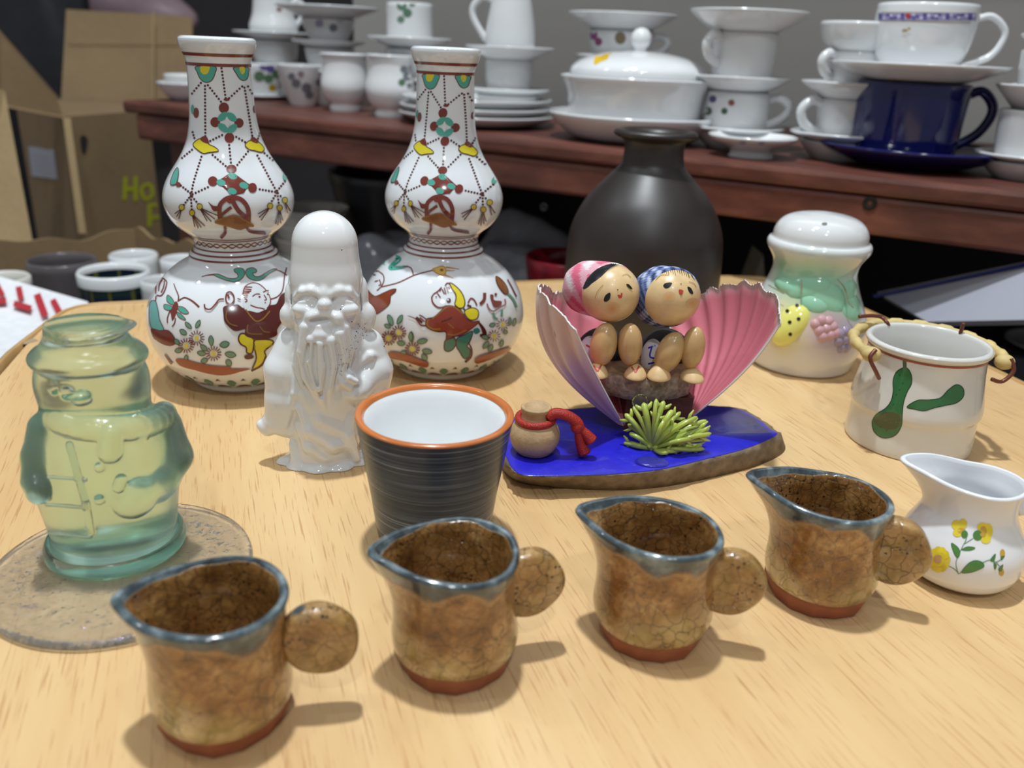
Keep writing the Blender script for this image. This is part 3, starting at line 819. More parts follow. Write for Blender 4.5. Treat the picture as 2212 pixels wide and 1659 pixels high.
# ------------------------------------------------------------------ things on the lower shelf
ZL = -.2145
def low_pt(px, back): return shelf_pt(px, back, ZL)
G = low_pt(685, .15); k = mpp(G, ZL); ztop = zat(G, 448); nb = 7; hb = .055
st_ = (ztop - hb - ZL) / (nb - 1); z = ZL
for i in range(nb):
    r = 76 * k * (1 if i else 1.0)
    root = thing('bowl', (G[0], G[1], z), 'grey white bowl, %s in the nested stack under the shelf' % ['lowest', 'second from the bottom', 'third from the bottom', 'the middle one', 'third from the top', 'second from the top', 'topmost'][i], 'bowl', 'nested bowls under the shelf')
    mk('body', vessel_geo([(r * .45, z), (r * .62, z + .008), (r * .86, z + .03), (r, z + hb)], .0022, G), M_cream, root); z += st_
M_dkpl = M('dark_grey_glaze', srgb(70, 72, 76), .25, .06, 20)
G = low_pt(850, .30); k = mpp(G, ZL)
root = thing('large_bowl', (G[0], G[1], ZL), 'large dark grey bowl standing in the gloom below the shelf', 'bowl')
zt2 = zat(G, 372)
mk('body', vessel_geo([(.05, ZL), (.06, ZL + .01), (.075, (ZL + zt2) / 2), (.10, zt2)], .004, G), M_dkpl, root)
M_film = M('clear_wrap', srgb(150, 152, 160), .18, .2, 30, bmp=.7, bs=40)
def on_low(name, label, cat, cx, cy, back, rx, rz, mat, seed, amp=.2):
    G = low_pt(cx, back); v, f = ellipsoid((0, 0, 0), (1, 1, 1), n=40, m_=26); rs = np.random.default_rng(seed)
    ph = rs.uniform(0, 6.28, (9, 3)); fr = rs.uniform(1.5, 6.5, (9, 3)); d = np.zeros(len(v))
    for q in range(9): d += np.sin(v[:, 0] * fr[q, 0] + ph[q, 0]) * np.sin(v[:, 1] * fr[q, 1] + ph[q, 1]) * np.sin(v[:, 2] * fr[q, 2] + ph[q, 2])
    zt_ = zat(G, cy); v = v * (1 + amp * d[:, None] / 2.2) * np.array([rx, rx * .8, rz])
    v[:, 2] *= (zt_ - ZL) / (v[:, 2].max() - v[:, 2].min()); v[:, 2] += ZL - v[:, 2].min()
    v[:, 0] += G[0]; v[:, 1] += G[1]
    o = mk(name, (v, f), mat, loc=(G[0], G[1], ZL)); tag(o, label, cat)
on_low('wrapped_dish', 'lilac grey plastic wrapped bundle between the two vases below the shelf', 'bundle', 842, 500, .12, .055, .1, M_film, 8)
on_low('wrapped_dish', 'clear plastic wrapped bundle left of the brown bottle below the shelf', 'bundle', 1125, 455, .17, .075, .1, M_film, 12)
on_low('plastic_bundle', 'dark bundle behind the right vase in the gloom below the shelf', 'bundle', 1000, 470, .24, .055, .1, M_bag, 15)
G = low_pt(1200, .065); zt2 = zat(G, 556)
root = thing('red_bowl', (G[0], G[1], ZL), 'dark red bowl left of the brown bottle below the shelf', 'bowl')
mk('body', vessel_geo([(.02, ZL), (.03, ZL + .02), (.036, (ZL + zt2) / 2), (.046, zt2)], .003, G), M('red_lacquer', srgb(120, 20, 34), .2, .1, 20), root)
# folded card tent
G = low_pt(1592, .16); k = mpp(G, ZL); za = zat(G, 548)
A0 = np.array([G[0], G[1], za]); w = .045
v = [A0 + (-w, -.01, ZL - za), A0 + (w, -.01, ZL - za), A0 + (w, .05, ZL - za), A0 + (-w, .05, ZL - za), A0 + (0, -.005, 0), A0 + (0, .045, 0)]
o = mk('folded_card', (np.array(v), [[3, 2, 1, 0], [0, 1, 4], [2, 3, 5], [1, 2, 5, 4], [3, 0, 4, 5]]), M('olive_card', srgb(150, 146, 120), .7), loc=(G[0], G[1], ZL), smooth=False)
tag(o, 'pale olive folded card behind the fruit shaker below the shelf', 'card')
# tray and plates at the right, below the shelf
M_tray = M('grey_white_plastic', srgb(170, 172, 184), .4, .06, 8)
q = quad_px((1900, 640, .82), (2300, 560, .68), (2340, 700, .63), (2010, 705, .74))
tr = thing('tray', (q[3][0], q[3][1], ZL), 'pale plastic tray with a blue rim leaning below the shelf at right', 'tray')
mk('panel', slab(q, .006), M_tray, tr, smooth=False)
mk('blue_rim', slab(quad_px((1896, 640, .818), (2300, 556, .678), (2300, 562, .676), (1900, 646, .816)), .008), M('blue_plastic', srgb(40, 50, 120), .3), tr, smooth=False)
bz = min(k_[2] for k_ in q)
mk('support', prism4([k_ - S_N * (back_of(k_) + .02) + (0, 0, 0) for k_ in (q[3], q[2])] + [k_ - S_N * (back_of(k_) + .012) for k_ in (q[2], q[3])], FLZ, bz - .007), M_bag, tr, smooth=False)
Gq = low_pt(2240, .10); zp = zat(Gq, 800)
crt = thing('crate', (Gq[0], Gq[1], ZL), 'dark crate under the stacked grey plates at the right edge', 'crate')
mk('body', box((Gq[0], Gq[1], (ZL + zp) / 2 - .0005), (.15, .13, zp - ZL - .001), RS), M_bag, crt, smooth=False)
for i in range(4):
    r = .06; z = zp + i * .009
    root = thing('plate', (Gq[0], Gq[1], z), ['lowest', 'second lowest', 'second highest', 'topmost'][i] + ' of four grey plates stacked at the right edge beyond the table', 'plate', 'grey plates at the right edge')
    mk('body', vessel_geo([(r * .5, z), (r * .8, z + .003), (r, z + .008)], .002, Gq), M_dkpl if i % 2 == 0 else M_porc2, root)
# ------------------------------------------------------------------ the two gourd vases
DK, RB, TL, YL, BJ, OB, OC = srgb(86, 38, 34), srgb(124, 54, 44), srgb(84, 172, 154), srgb(228, 212, 46), srgb(88, 34, 30), srgb(156, 72, 38), srgb(170, 118, 50)
GL = srgb(110, 150, 122)
VP = [(812, 96), (806, 103), (799, 105), (792, 117), (780, 138), (760, 159), (735, 175), (700, 185), (670, 185), (640, 178), (610, 161), (585, 139), (567, 116), (557, 99), (549, 92), (542, 91), (537, 85), (530, 80), (518, 79), (508, 82), (498, 92), (484, 110), (465, 125), (445, 133), (425, 135.5), (405, 132), (385, 124), (365, 112), (345, 99), (325, 88), (300, 78), (270, 71.5), (240, 68.5), (200, 67), (160, 66.5), (140, 67), (125, 69.5), (112, 75), (102, 79), (92, 81.5), (84, 81)]
GLv = at(527, 812); GRv = at(955, 789)
vprof = [(hw * mpp(GLv, zat(GLv, y)), zat(GLv, y)) for y, hw in VP]
vprof[0] = (vprof[0][0], 0.0)
vs = catmull(vprof, 4)
ztop_v = vs[-1][1]
inn = [(vs[-1][0] - .0015, ztop_v + .0012), (vs[-1][0] - .0035, ztop_v + .0008), (vs[-1][0] - .0055, ztop_v - .002), (.0155, ztop_v - .02), (.0155, ztop_v - .06), (0, ztop_v - .07)]
def vase_geo(G, sc=1.0):
    return lathe([(0, .001), (vs[0][0] * .9, .001), (vs[0][0] * .93, 0)] + [tuple(q) for q in vs] + inn, 96, G) if sc == 1 else xf(lathe([(0, .001), (vs[0][0] * .9, .001), (vs[0][0] * .93, 0)] + [tuple(q) for q in vs] + inn, 96), None, (G[0], G[1], 0), sc)
zL = lambda y: zat(GLv, y)
vr = lambda z: float(np.interp(z, vs[:, 1], vs[:, 0]))
def ring_geo(G, z1, z2, sc=1.0, off=.00016, n=96):
    zz = np.linspace(z1, z2, 4)
    return xf(lathe([(vr(z) + off, z) for z in zz], n), None, (G[0], G[1], 0), sc)
def zoom(ox, oy, s): return lambda P: [(ox + x / s, oy + y / s) for x, y in P]
Z1, Z2, ZA = zoom(300, 50, 3.95), zoom(300, 440, 3.95), zoom(300, 560, 5.531)
Z3, Z4, ZB = zoom(760, 80, 4.608), zoom(740, 440, 4.148), zoom(880, 560, 6.144)
def upper_decor(p):
    f = lambda P, c, **k: p.fill(Z1(P), c, **k)
    s = lambda P, w, c, z=Z1: p.stroke(z(P), w, c)
    d = lambda P: p.dots(Z1(P), 2.5, DK, 7.2)
    b = lambda x, y, rx, ry, c, rot=0, z=Z1: p.dot(z([(x, y)])[0], rx / 3.95, c, ry / 3.95, rot)
    f([(490, 370), (500, 420), (525, 475), (570, 505), (620, 490), (650, 430), (650, 372)], TL, line=DK, lw=1.3); f([(530, 368), (528, 410), (550, 435), (585, 430), (600, 400), (600, 368)], YL)
    f([(810, 378), (830, 430), (860, 475), (895, 490), (925, 470), (935, 420), (930, 380)], TL, line=DK, lw=1.3); f([(860, 375), (862, 410), (880, 435), (900, 420), (900, 378)], YL)
    for P in ([(705, 385), (740, 640)], [(565, 535), (568, 965)], [(590, 530), (700, 670)], [(530, 510), (455, 600)], [(880, 540), (770, 640)], [(900, 550), (965, 960)], [(930, 540), (965, 600)],
              [(610, 1005), (710, 955)], [(830, 970), (905, 1015)], [(770, 1040), (785, 1190)], [(535, 1140), (470, 1350), (452, 1440)], [(630, 1125), (740, 1220)], [(930, 1095), (840, 1210)], [(1010, 1130), (1170, 1430)],
              [(455, 1080), (370, 1150)], [(590, 1400), (460, 1460)], [(340, 1370), (440, 1450)], [(1030, 1418), (1160, 1440)], [(1245, 1350), (1180, 1430)], [(1070, 1110), (1140, 1170)],
              [(445, 1470), (385, 1550)], [(445, 1480), (452, 1590)], [(455, 1480), (510, 1545)], [(1175, 1450), (1120, 1540)], [(1180, 1450), (1195, 1560)], [(1185, 1450), (1230, 1500)], [(460, 930), (475, 980)], [(1030, 940), (1015, 985)]): d(P)
    for x, y, rx, ry in ((725, 722, 44, 46), (652, 845, 42, 44), (853, 852, 40, 42), (772, 978, 42, 44), (748, 652, 26, 14), (490, 765, 24, 45), (985, 735, 14, 34)): b(x, y, rx, ry, RB)
    for x, y, ro in ((715, 797, -.7), (790, 800, .7), (718, 893, .7), (795, 900, -.7)): b(x, y, 52, 30, TL, ro)
    f([(750, 795), (780, 850), (758, 895), (722, 850)], srgb(225, 230, 232), smooth=False)
    b(460, 735, 14, 40, TL)
    f([(465, 1040), (490, 1005), (530, 985), (570, 1000), (600, 1035), (650, 1060), (678, 1092), (600, 1105), (550, 1112), (500, 1080)], YL, line=DK, lw=1.6); f([(545, 968), (578, 966), (602, 1026), (560, 1022), (525, 992)], RB)
    f([(905, 1045), (930, 1010), (980, 1000), (1030, 1025), (1065, 1070), (1045, 1102), (990, 1090), (940, 1078)], YL, line=DK, lw=1.6); f([(970, 968), (1022, 1012), (1000, 1027), (950, 1002)], RB)
    b(790, 1245, 44, 36, RB); b(632, 1350, 42, 42, RB); b(968, 1406, 38, 42, RB)
    f([(795, 1275), (940, 1380), (890, 1448), (800, 1468), (660, 1360)], RB, smooth=False, line=DK, lw=1.4)
    for x, y in ((800, 1307), (702, 1362), (895, 1387), (796, 1435)): b(x, y, 40, 27, TL, .3)
    f([(272, 1372), (300, 1280), (335, 1235), (342, 1290), (322, 1372)], TL, line=DK, lw=1.2); b(340, 1378, 22, 20, RB); b(1240, 1310, 18, 34, TL)
    for (x, y, ends, z) in ((370, 30, [(310, 85), (325, 110), (345, 128)], Z2), (458, 76, [(480, 195), (510, 205), (535, 200), (565, 188)], Z2), (522, 24, [(585, 145), (620, 150), (650, 128), (678, 100)], Z2),
                            (1115, 18, [(1012, 85), (1022, 115), (1040, 138)], Z2), (1195, 34, [(1160, 168), (1180, 178), (1205, 165), (1222, 140)], Z2), (1238, -30, [(1262, 80), (1285, 60)], Z2)):
        for e in ends: s([(x, y + 10), e], 1.5, DK, z)
        b(x, y, 26, 28, DK, 0, z); b(x, y, 20, 22, srgb(206, 184, 52), 0, z)
    s([(700, 1700), (688, 1600), (700, 1540), (770, 1490), (870, 1505), (930, 1590), (930, 1720)], 7, RB); s([(790, 1500), (850, 1600), (930, 1665)], 7, RB); s([(760, 1490), (775, 1520), (820, 1495)], 7, RB)
    f([(595, 1525), (640, 1558), (700, 1560), (690, 1595), (640, 1600), (615, 1560)], RB); s([(700, 1640), (760, 1590), (790, 1570)], 5, RB)
    p.fill(Z2([(650, 152), (740, 115), (820, 95), (900, 135), (975, 182), (930, 188), (860, 212), (760, 185)]), srgb(128, 74, 34), line=srgb(150, 100, 48), lw=2)
    s([(735, 185), (735, 245), (700, 285)], 4.5, RB, Z2); s([(915, 190), (950, 232), (1080, 246)], 4, RB, Z2)
def flower(p, c, z, s, r0=45, r1=95, n=15, ball=26):
    x, y = c; p.up(); p.hold = True
    for i in range(n):
        a = 2 * math.pi * i / n + .2
        p.stroke(z([(x + r0 * math.cos(a), y + r0 * math.sin(a) * .95), (x + r1 * math.cos(a), y + r1 * math.sin(a) * .95)]), 9 / s, RB)
    p.hold = False; p.dot(z([c])[0], ball / s, srgb(224, 206, 70), ball * 1.15 / s)
def leaf(p, x, y, rx, ry, rot, z, s, c=GL):
    ca, sa = math.cos(rot), math.sin(rot)
    P = [(-rx, 0), (-rx * .4, -ry * .9), (rx * .4, -ry * .9), (rx, 0), (rx * .4, ry), (-rx * .4, ry)]
    p.fill(z([(x + a * ca - b_ * sa, y + a * sa + b_ * ca) for a, b_ in P]), c, line=srgb(70, 60, 44), lw=1.1)
def lower_left(p):
    z = ZA; f = lambda P, c, **k: p.fill(z(P), c, **k); s = lambda P, w, c: p.stroke(z(P), w, c)
    f([(890, 185), (950, 180), (1060, 225), (1140, 232), (1185, 210), (1172, 172), (1145, 150), (1138, 125), (1175, 108), (1240, 115), (1262, 150), (1255, 200), (1215, 245), (1150, 272), (1060, 258), (960, 222)], TL, line=RB, lw=1.3)
    f([(1275, 150), (1300, 115), (1360, 103), (1405, 130), (1398, 160), (1360, 168), (1390, 208), (1450, 203), (1520, 160), (1600, 118), (1650, 123), (1560, 172), (1480, 237), (1410, 256), (1330, 237), (1285, 195)], TL, line=RB, lw=1.3)
    s([(750, 210), (820, 192), (900, 184)], [1, 2.6], RB); s([(1600, 118), (1700, 148), (1770, 195)], 1.6, RB); s([(1765, 100), (1740, 200), (1715, 370), (1650, 450), (1570, 478)], 2, RB)
    f([(440, 505), (472, 540), (466, 600), (432, 690), (400, 735), (385, 660), (380, 610)], RB)
    for P in ([(345, 430), (400, 470), (428, 535), (390, 540), (338, 500)], [(308, 540), (380, 555), (405, 582), (370, 612), (308, 592)], [(472, 568), (540, 578), (597, 642), (540, 652), (480, 612)], [(460, 632), (510, 660), (562, 722), (520, 716), (470, 682)]): f(P, TL, line=RB, lw=1.2)
    s([(472, 505), (476, 440), (440, 350), (420, 290)], [2.4, 1.2], RB); s([(480, 495), (550, 460), (640, 500), (722, 572)], [1.6, 3.2], RB); s([(375, 615), (345, 700), (345, 762)], 1.8, RB); s([(440, 700), (430, 760), (400, 808)], 1.8, RB)
    for P in ([(205, 410), (215, 300), (270, 225), (330, 260), (335, 300), (310, 380), (270, 435), (215, 430)], [(240, 380), (250, 300), (285, 240)], [(270, 400), (300, 330), (310, 260)], [(210, 440), (205, 480), (200, 530)]): s(P, 1.9, RB)
    f([(140, 520), (200, 500), (232, 600), (252, 720), (302, 842), (220, 846), (152, 810), (132, 680)], srgb(108, 182, 176), line=DK, lw=1.2)
    f([(155, 830), (250, 850), (350, 850), (420, 920), (442, 1000), (380, 1030), (300, 1012), (230, 972), (180, 930)], RB, line=DK, lw=1.2)
    for L in ((595, 790, 52, 22, .8), (708, 775, 52, 22, -1.1), (535, 870, 48, 28, .6), (865, 968, 30, 56, -.1), (1025, 1015, 58, 36, -.2), (480, 1085, 46, 28, -.2), (780, 1055, 52, 26, .7), (752, 1120, 52, 26, .2), (1095, 1135, 66, 32, .15), (462, 985, 42, 24, .8), (785, 1205, 42, 26, -.3), (1075, 1230, 42, 30, .8), (570, 1172, 22, 30, 0)): leaf(p, *L, z, 5.531)
    for c in ((695, 940), (572, 1030), (895, 1122)): flower(p, c, z, 5.531)
    f([(450, 1188), (560, 1190), (700, 1230), (900, 1265), (1100, 1275), (1095, 1300), (1330, 1302), (1200, 1340), (1090, 1370), (950, 1378), (800, 1352), (680, 1320), (560, 1290), (480, 1250)], OB)
    s([(318, 1130), (360, 1190), (402, 1245)], [2, 4], RB)
    # boy
    f([(1190, 950), (1220, 888), (1290, 900), (1365, 950), (1372, 1000), (1350, 1112), (1290, 1110), (1280, 1050), (1218, 1010)], YL * .92, line=DK, lw=2.4)
    f([(1385, 965), (1560, 960), (1600, 1000), (1500, 1090), (1512, 1150), (1470, 1240), (1390, 1302), (1360, 1290), (1400, 1180), (1380, 1050)], YL * .92, line=DK, lw=2.4)
    f([(1258, 1152), (1320, 1130), (1372, 1150), (1350, 1182), (1280, 1188)], BJ); s([(1340, 1325), (1390, 1302), (1470, 1250), (1515, 1150)], 3.4, BJ)
    f([(1020, 575), (1120, 560), (1180, 550), (1240, 590), (1300, 600), (1420, 640), (1500, 600), (1560, 560), (1640, 540), (1690, 440), (1765, 400), (1790, 450), (1720, 540), (1700, 640), (1710, 720), (1645, 830), (1640, 900), (1560, 935), (1440, 960), (1340, 935), (1270, 900), (1270, 830), (1160, 852), (1090, 810), (1030, 740), (1018, 660)], BJ, line=DK, lw=1.5)
    f([(1262, 600), (1235, 420), (1268, 340), (1340, 296), (1420, 302), (1485, 345), (1540, 420), (1566, 480), (1560, 540), (1525, 595), (1480, 615), (1420, 640), (1330, 620)], srgb(216, 222, 226))
    s([(1240, 430), (1265, 340), (1340, 294), (1420, 300), (1480, 340), (1518, 382)], 1.8, RB); s([(1545, 420), (1567, 480), (1560, 540), (1525, 592)], 1.6, RB); s([(1330, 552), (1400, 580), (1460, 590), (1500, 602)], 2.2, RB)
    for P in ([(1270, 340), (1352, 342)], [(1258, 362), (1345, 372)], [(1248, 388), (1340, 392)], [(1244, 412), (1320, 408)], [(1244, 438), (1302, 432)], [(1250, 462), (1300, 455)]): s(P, 2.2, RB)
    s([(1262, 480), (1285, 485), (1288, 510), (1265, 515)], 2, RB); s([(1355, 452), (1395, 424), (1445, 424)], 1.9, RB); s([(1480, 402), (1515, 386), (1548, 382)], 1.9, RB)
    p.dot(z([(1438, 455)])[0], 2.4, RB); p.dot(z([(1535, 425)])[0], 2, RB); s([(1490, 432), (1520, 484), (1494, 496)], 1.7, RB); p.dot(z([(1505, 524)])[0], 1.5, RB)
    s([(1050, 520), (1040, 470), (1055, 412), (1100, 400), (1135, 450), (1132, 510), (1092, 545), (1050, 520)], 2.4, RB); s([(790, 540), (800, 590), (860, 600), (920, 540), (960, 490), (1020, 480)], 2.4, RB); s([(1065, 430), (1080, 470)], 3, RB); s([(1178, 475), (1216, 490)], 1.8, RB)
    s([(1275, 600), (1330, 680), (1400, 742), (1480, 712), (1560, 622)], 2, OC * .8); s([(1055, 620), (1045, 700), (1090, 770), (1180, 800)], 1.7, OC * .6); s([(1300, 780), (1305, 880), (1470, 890)], 1.7, OC * .6); s([(1440, 800), (1490, 860), (1560, 870)], 1.5, OC * .6)
def lower_right(p):
    z = ZB; f = lambda P, c, zz=ZB, **k: p.fill(zz(P), c, **k); s = lambda P, w, c, zz=ZB: p.stroke(zz(P), w, c)
    s([(362, 525), (388, 535), (420, 482), (480, 480), (505, 500), (455, 545), (430, 580), (530, 572), (590, 560)], [5, 7, 7, 8, 7, 6, 2], TL, Z4); s([(540, 560), (610, 575), (635, 640)], 2, RB, Z4)
    s([(830, 592), (650, 640), (500, 708), (350, 746)], 2, RB, Z4)
    f([(330, 140), (400, 108), (470, 92), (512, 140), (492, 212), (420, 202)], srgb(222, 178, 92), line=OC, lw=1.2); p.dot(z([(455, 145)])[0], 4, srgb(128, 84, 40), 3)
    for P in ([(510, 108), (690, 132)], [(505, 150), (625, 152)], [(480, 205), (610, 252)]): s(P, [3, .8], srgb(200, 150, 80))
    # half hidden figure on the left
    f([(195, 745), (260, 810), (300, 830), (370, 800), (440, 770), (482, 770), (435, 822), (420, 900), (350, 962), (290, 985), (240, 900)], OB * .8, Z4, line=DK, lw=1.4)
    for P in ([(330, 610), (365, 640), (372, 690), (350, 740), (310, 780)], [(200, 640), (260, 610), (330, 605)], [(290, 700), (320, 690)], [(330, 680), (345, 720), (325, 735)], [(235, 660), (270, 640), (300, 640)], [(440, 820), (480, 785)]): s(P, 1.8, RB, Z4)
    # boy with yellow scarf
    f([(500, 1080), (560, 1058), (622, 1040), (642, 1120), (602, 1192), (540, 1222), (490, 1192)], srgb(70, 126, 108), line=DK, lw=1.8)
    f([(660, 1050), (760, 1000), (862, 958), (832, 1080), (790, 1150), (832, 1200), (812, 1290), (750, 1312), (690, 1222), (650, 1150)], srgb(62, 128, 110), line=DK, lw=1.8)
    f([(870, 940), (930, 908), (962, 960), (902, 992)], srgb(44, 120, 112)); s([(812, 1110), (850, 1190), (842, 1290), (765, 1362)], [2, 4], DK); s([(945, 840), (1000, 920), (1022, 1000), (960, 1010)], [3, 7, 4], BJ)
    f([(260, 790), (350, 768), (440, 690), (520, 622), (600, 622), (690, 660), (740, 720), (780, 790), (870, 830), (952, 820), (900, 880), (790, 960), (690, 1010), (600, 1030), (520, 1062), (518, 1000), (500, 960), (420, 962), (330, 942), (260, 900), (243, 850)], srgb(140, 58, 42), line=DK, lw=1.5)
    s([(270, 800), (270, 880), (340, 925), (440, 925)], 3, OC * .8); s([(330, 790), (440, 700), (530, 632), (620, 635), (740, 725)], 2, OC * .8); s([(530, 995), (640, 1000), (780, 940)], 2, OC * .8); s([(540, 850), (620, 920)], 2.2, OC * .7); s([(450, 830), (540, 800), (590, 770)], 2, BJ)
    f([(560, 318), (612, 340), (690, 410), (740, 490), (762, 580), (740, 640), (682, 648), (630, 600), (642, 540), (640, 470), (590, 390)], YL, line=DK, lw=1.8)
    f([(758, 690), (840, 648), (912, 660), (942, 710), (922, 782), (850, 808), (788, 770)], YL * .95, line=DK, lw=1.6)
    s([(325, 500), (335, 570), (390, 632), (450, 642), (520, 618)], 2.6, RB); p.dot(z([(548, 548)])[0], 5, BJ); p.dot(z([(538, 540)])[0], 2.2, srgb(216, 222, 226))
    for P in ([(345, 465), (400, 430), (455, 375)], [(395, 450), (440, 510)], [(430, 430), (450, 380)], [(460, 400), (490, 460)], [(490, 380), (510, 465)], [(520, 370), (540, 445)], [(545, 370), (580, 435)], [(500, 355), (525, 322), (560, 325)], [(325, 500), (345, 470)]): s(P, 1.8, RB)
    p.dot(z([(382, 500)])[0], 1.6, RB); s([(800, 585), (838, 522), (885, 545), (920, 615)], 2.2, RB); s([(790, 610), (845, 632)], 3.4, BJ); p.dot(z([(750, 665)])[0], 2.4, BJ)
    s([(10, 750), (110, 790), (180, 870), (250, 882)], [1, 3], RB); s([(160, 740), (210, 765), (255, 800)], 2.2, RB); s([(120, 770), (200, 840)], 4, BJ); s([(170, 770), (230, 830)], 1.8, RB)
    # right hand plants
    f([(1165, 238), (1212, 250), (1290, 330), (1332, 430), (1310, 467), (1260, 440), (1190, 340)], srgb(134, 84, 44), line=DK, lw=1.2); s([(1320, 270), (1370, 360), (1440, 500)], 2, RB); s([(1330, 460), (1400, 540), (1440, 640)], 3.5, GL)
    s([(1020, 450), (1012, 540), (960, 600)], 5, RB); f([(1090, 480), (1135, 480), (1145, 545), (1240, 560), (1232, 612), (1160, 640), (1120, 590)], RB); s([(1050, 590), (1080, 660), (1140, 690), (1220, 640), (1290, 600), (1285, 530)], 2.4, srgb(160, 104, 100)); p.dot(z([(1165, 470)])[0], 3, RB)
    s([(1130, 710), (1150, 770), (1190, 800)], 4, GL); s([(1248, 670), (1240, 760)], 3.5, GL)
    for L in ((1120, 870, 40, 26, -.3), (1350, 820, 18, 50, 0), (1410, 830, 22, 50, .2), (1030, 1030, 55, 26, .2), (1035, 1130, 60, 26, -.9), (1095, 1170, 52, 26, -1.1), (1240, 1110, 50, 22, -1.2), (1290, 960, 30, 26, 0), (60, 1020, 28, 62, -.1), (200, 1080, 70, 32, -.2), (265, 1215, 66, 30, .2), (230, 1290, 50, 28, .8)): leaf(p, *L, z, 6.144)
    for L in ((435, 1040, 22, 48, -.4), (520, 1035, 20, 42, .5), (410, 1095, 30, 16, .5), (530, 1245, 36, 20, .2), (550, 1330, 26, 18, 0), (615, 1185, 18, 36, 0)): leaf(p, *L, Z4, 4.148)
    for c in ((1250, 865), (1140, 1010)): flower(p, c, z, 6.144, 45, 85, 12)
    for c in ((510, 1150), (420, 1200), (630, 1295)): flower(p, c, Z4, 4.148, 32, 68, 14, 20)
    f([(425, 1320), (560, 1338), (700, 1388), (772, 1422), (740, 1457), (560, 1402), (430, 1372)], OB, Z4); f([(1180, 1392), (1220, 1360), (1350, 1320), (1490, 1278), (1482, 1312), (1400, 1352), (1250, 1412), (1190, 1422)], OB, Z4)
def border(G, sc, par, rot0):
    V = []; Fc = []; C = []
    def P(th, z, o): r = vr(z) + o; return (r * math.cos(th), r * math.sin(th), z)
    def shape(pl, col, o):
        n0 = len(V)
        cx = sum(q[0] for q in pl) / len(pl); cy = sum(q[1] for q in pl) / len(pl)
        V.append(P(cx, cy, o)); C.append(col)
        for q in pl: V.append(P(q[0], q[1], o)); C.append(col)
        for i in range(len(pl)): Fc.append([n0, n0 + 1 + i, n0 + 1 + (i + 1) % len(pl)])
    z0, z1, z2 = zL(795), zL(782), zL(766)
    N = 20
    for i in range(N):
        a = 2 * math.pi * i / N + rot0; w = 2 * math.pi / N
        shape([(a - w * .44, z0), (a - w * .3, z1 * .6 + z0 * .4), (a - w * .1, z1), (a + w * .1, z1), (a + w * .3, z1 * .6 + z0 * .4), (a + w * .44, z0)], srgb(132, 52, 36), .0007)
        shape([(a + w * .5 - w * .2, (z1 + z2) / 2), (a + w * .42, z2), (a + w * .58, z2), (a + w * .5 + w * .22, (z1 + z2) / 2), (a + w * .56, z1 * .8 + z0 * .2), (a + w * .44, z1 * .8 + z0 * .2)], srgb(86, 140, 112), .0007)
        shape([(a - w * .12, z2 - .0006), (a, z2 + .0014), (a + w * .12, z2 - .0006), (a, z2 + .0002)], DK, .0006)
    g = xf((np.array(V), Fc), None, (G[0], G[1], 0), sc)
    o = mk('painted_border', g, M_paint, par, cols=np.array(C)); o['kind'] = 'stuff'
M_rb = M('red_brown_enamel', RB, .2, .1, 120, coat=.3)
def make_vase(G, sc, label, lower, upper, rot0):
    root = thing('gourd_vase', (G[0], G[1], 0), label, 'vase', 'pair of gourd shaped vases')
    g = vase_geo(G, sc); bd = mk('body', g, M_vase, root)
    for a, b_ in ((114.5, 121), (135.5, 142)): mk('painted_band', ring_geo(G, zL(b_), zL(a), sc), M_rb, root)
    for a, b_ in ((498.5, 501), (503.5, 506), (525.5, 528.5), (534.5, 537.5), (543, 547)): mk('painted_band', ring_geo(G, zL(b_), zL(a), sc), M_rb, root)
    # braided line round the waist
    n = 240; za = zL(514.5); V = []; Fc = []
    for k in range(2):
        for i in range(n):
            a = 2 * math.pi * i / n; zc = za + (.0011 if k else -.0011) * math.sin(a * 16)
            for dz in (-.00035, .00035): V.append(((vr(zc + dz) + .00018) * math.cos(a), (vr(zc + dz) + .00018) * math.sin(a), zc + dz))
        b0 = k * n * 2
        Fc += [[b0 + 2 * i, b0 + 2 * ((i + 1) % n), b0 + 2 * ((i + 1) % n) + 1, b0 + 2 * i + 1] for i in range(n)]
    o = mk('painted_braid', xf((np.array(V), Fc), None, (G[0], G[1], 0), sc), M_rb, root); o['kind'] = 'stuff'
    border(G, sc, root, rot0)
    uv, uf, uc = upper
    for da in (0, math.pi):
        a = rot0 + da
        o = mk('painted_pendants', (xf((uv, uf), rotz(a), (G[0], G[1], 0), sc)), M_paint, root, cols=uc); o['kind'] = 'stuff'
    p = Paint(g); p.ws = 1.35; lower(p); o = p.build('painted_scene', M_paint, root); o['kind'] = 'stuff'
    return root
_p = Paint(vase_geo(GLv)); _p.ws = 1.35; upper_decor(_p)
up_v = np.array(_p.V) - np.array([GLv[0], GLv[1], 0]); up = (up_v, _p.F, np.array(_p.C))
azL = math.atan2(GLv[1], GLv[0]); azR = math.atan2(GRv[1], GRv[0])
make_vase(GLv, 1.0, 'left gourd shaped vase painted with a boy in a dark red jacket', lower_left, up, 0.0)
make_vase(GRv, (zat(GRv, 106)) / (zat(GLv, 84)), 'right gourd shaped vase painted with a boy in a yellow scarf', lower_right, up, azR - azL - .12)
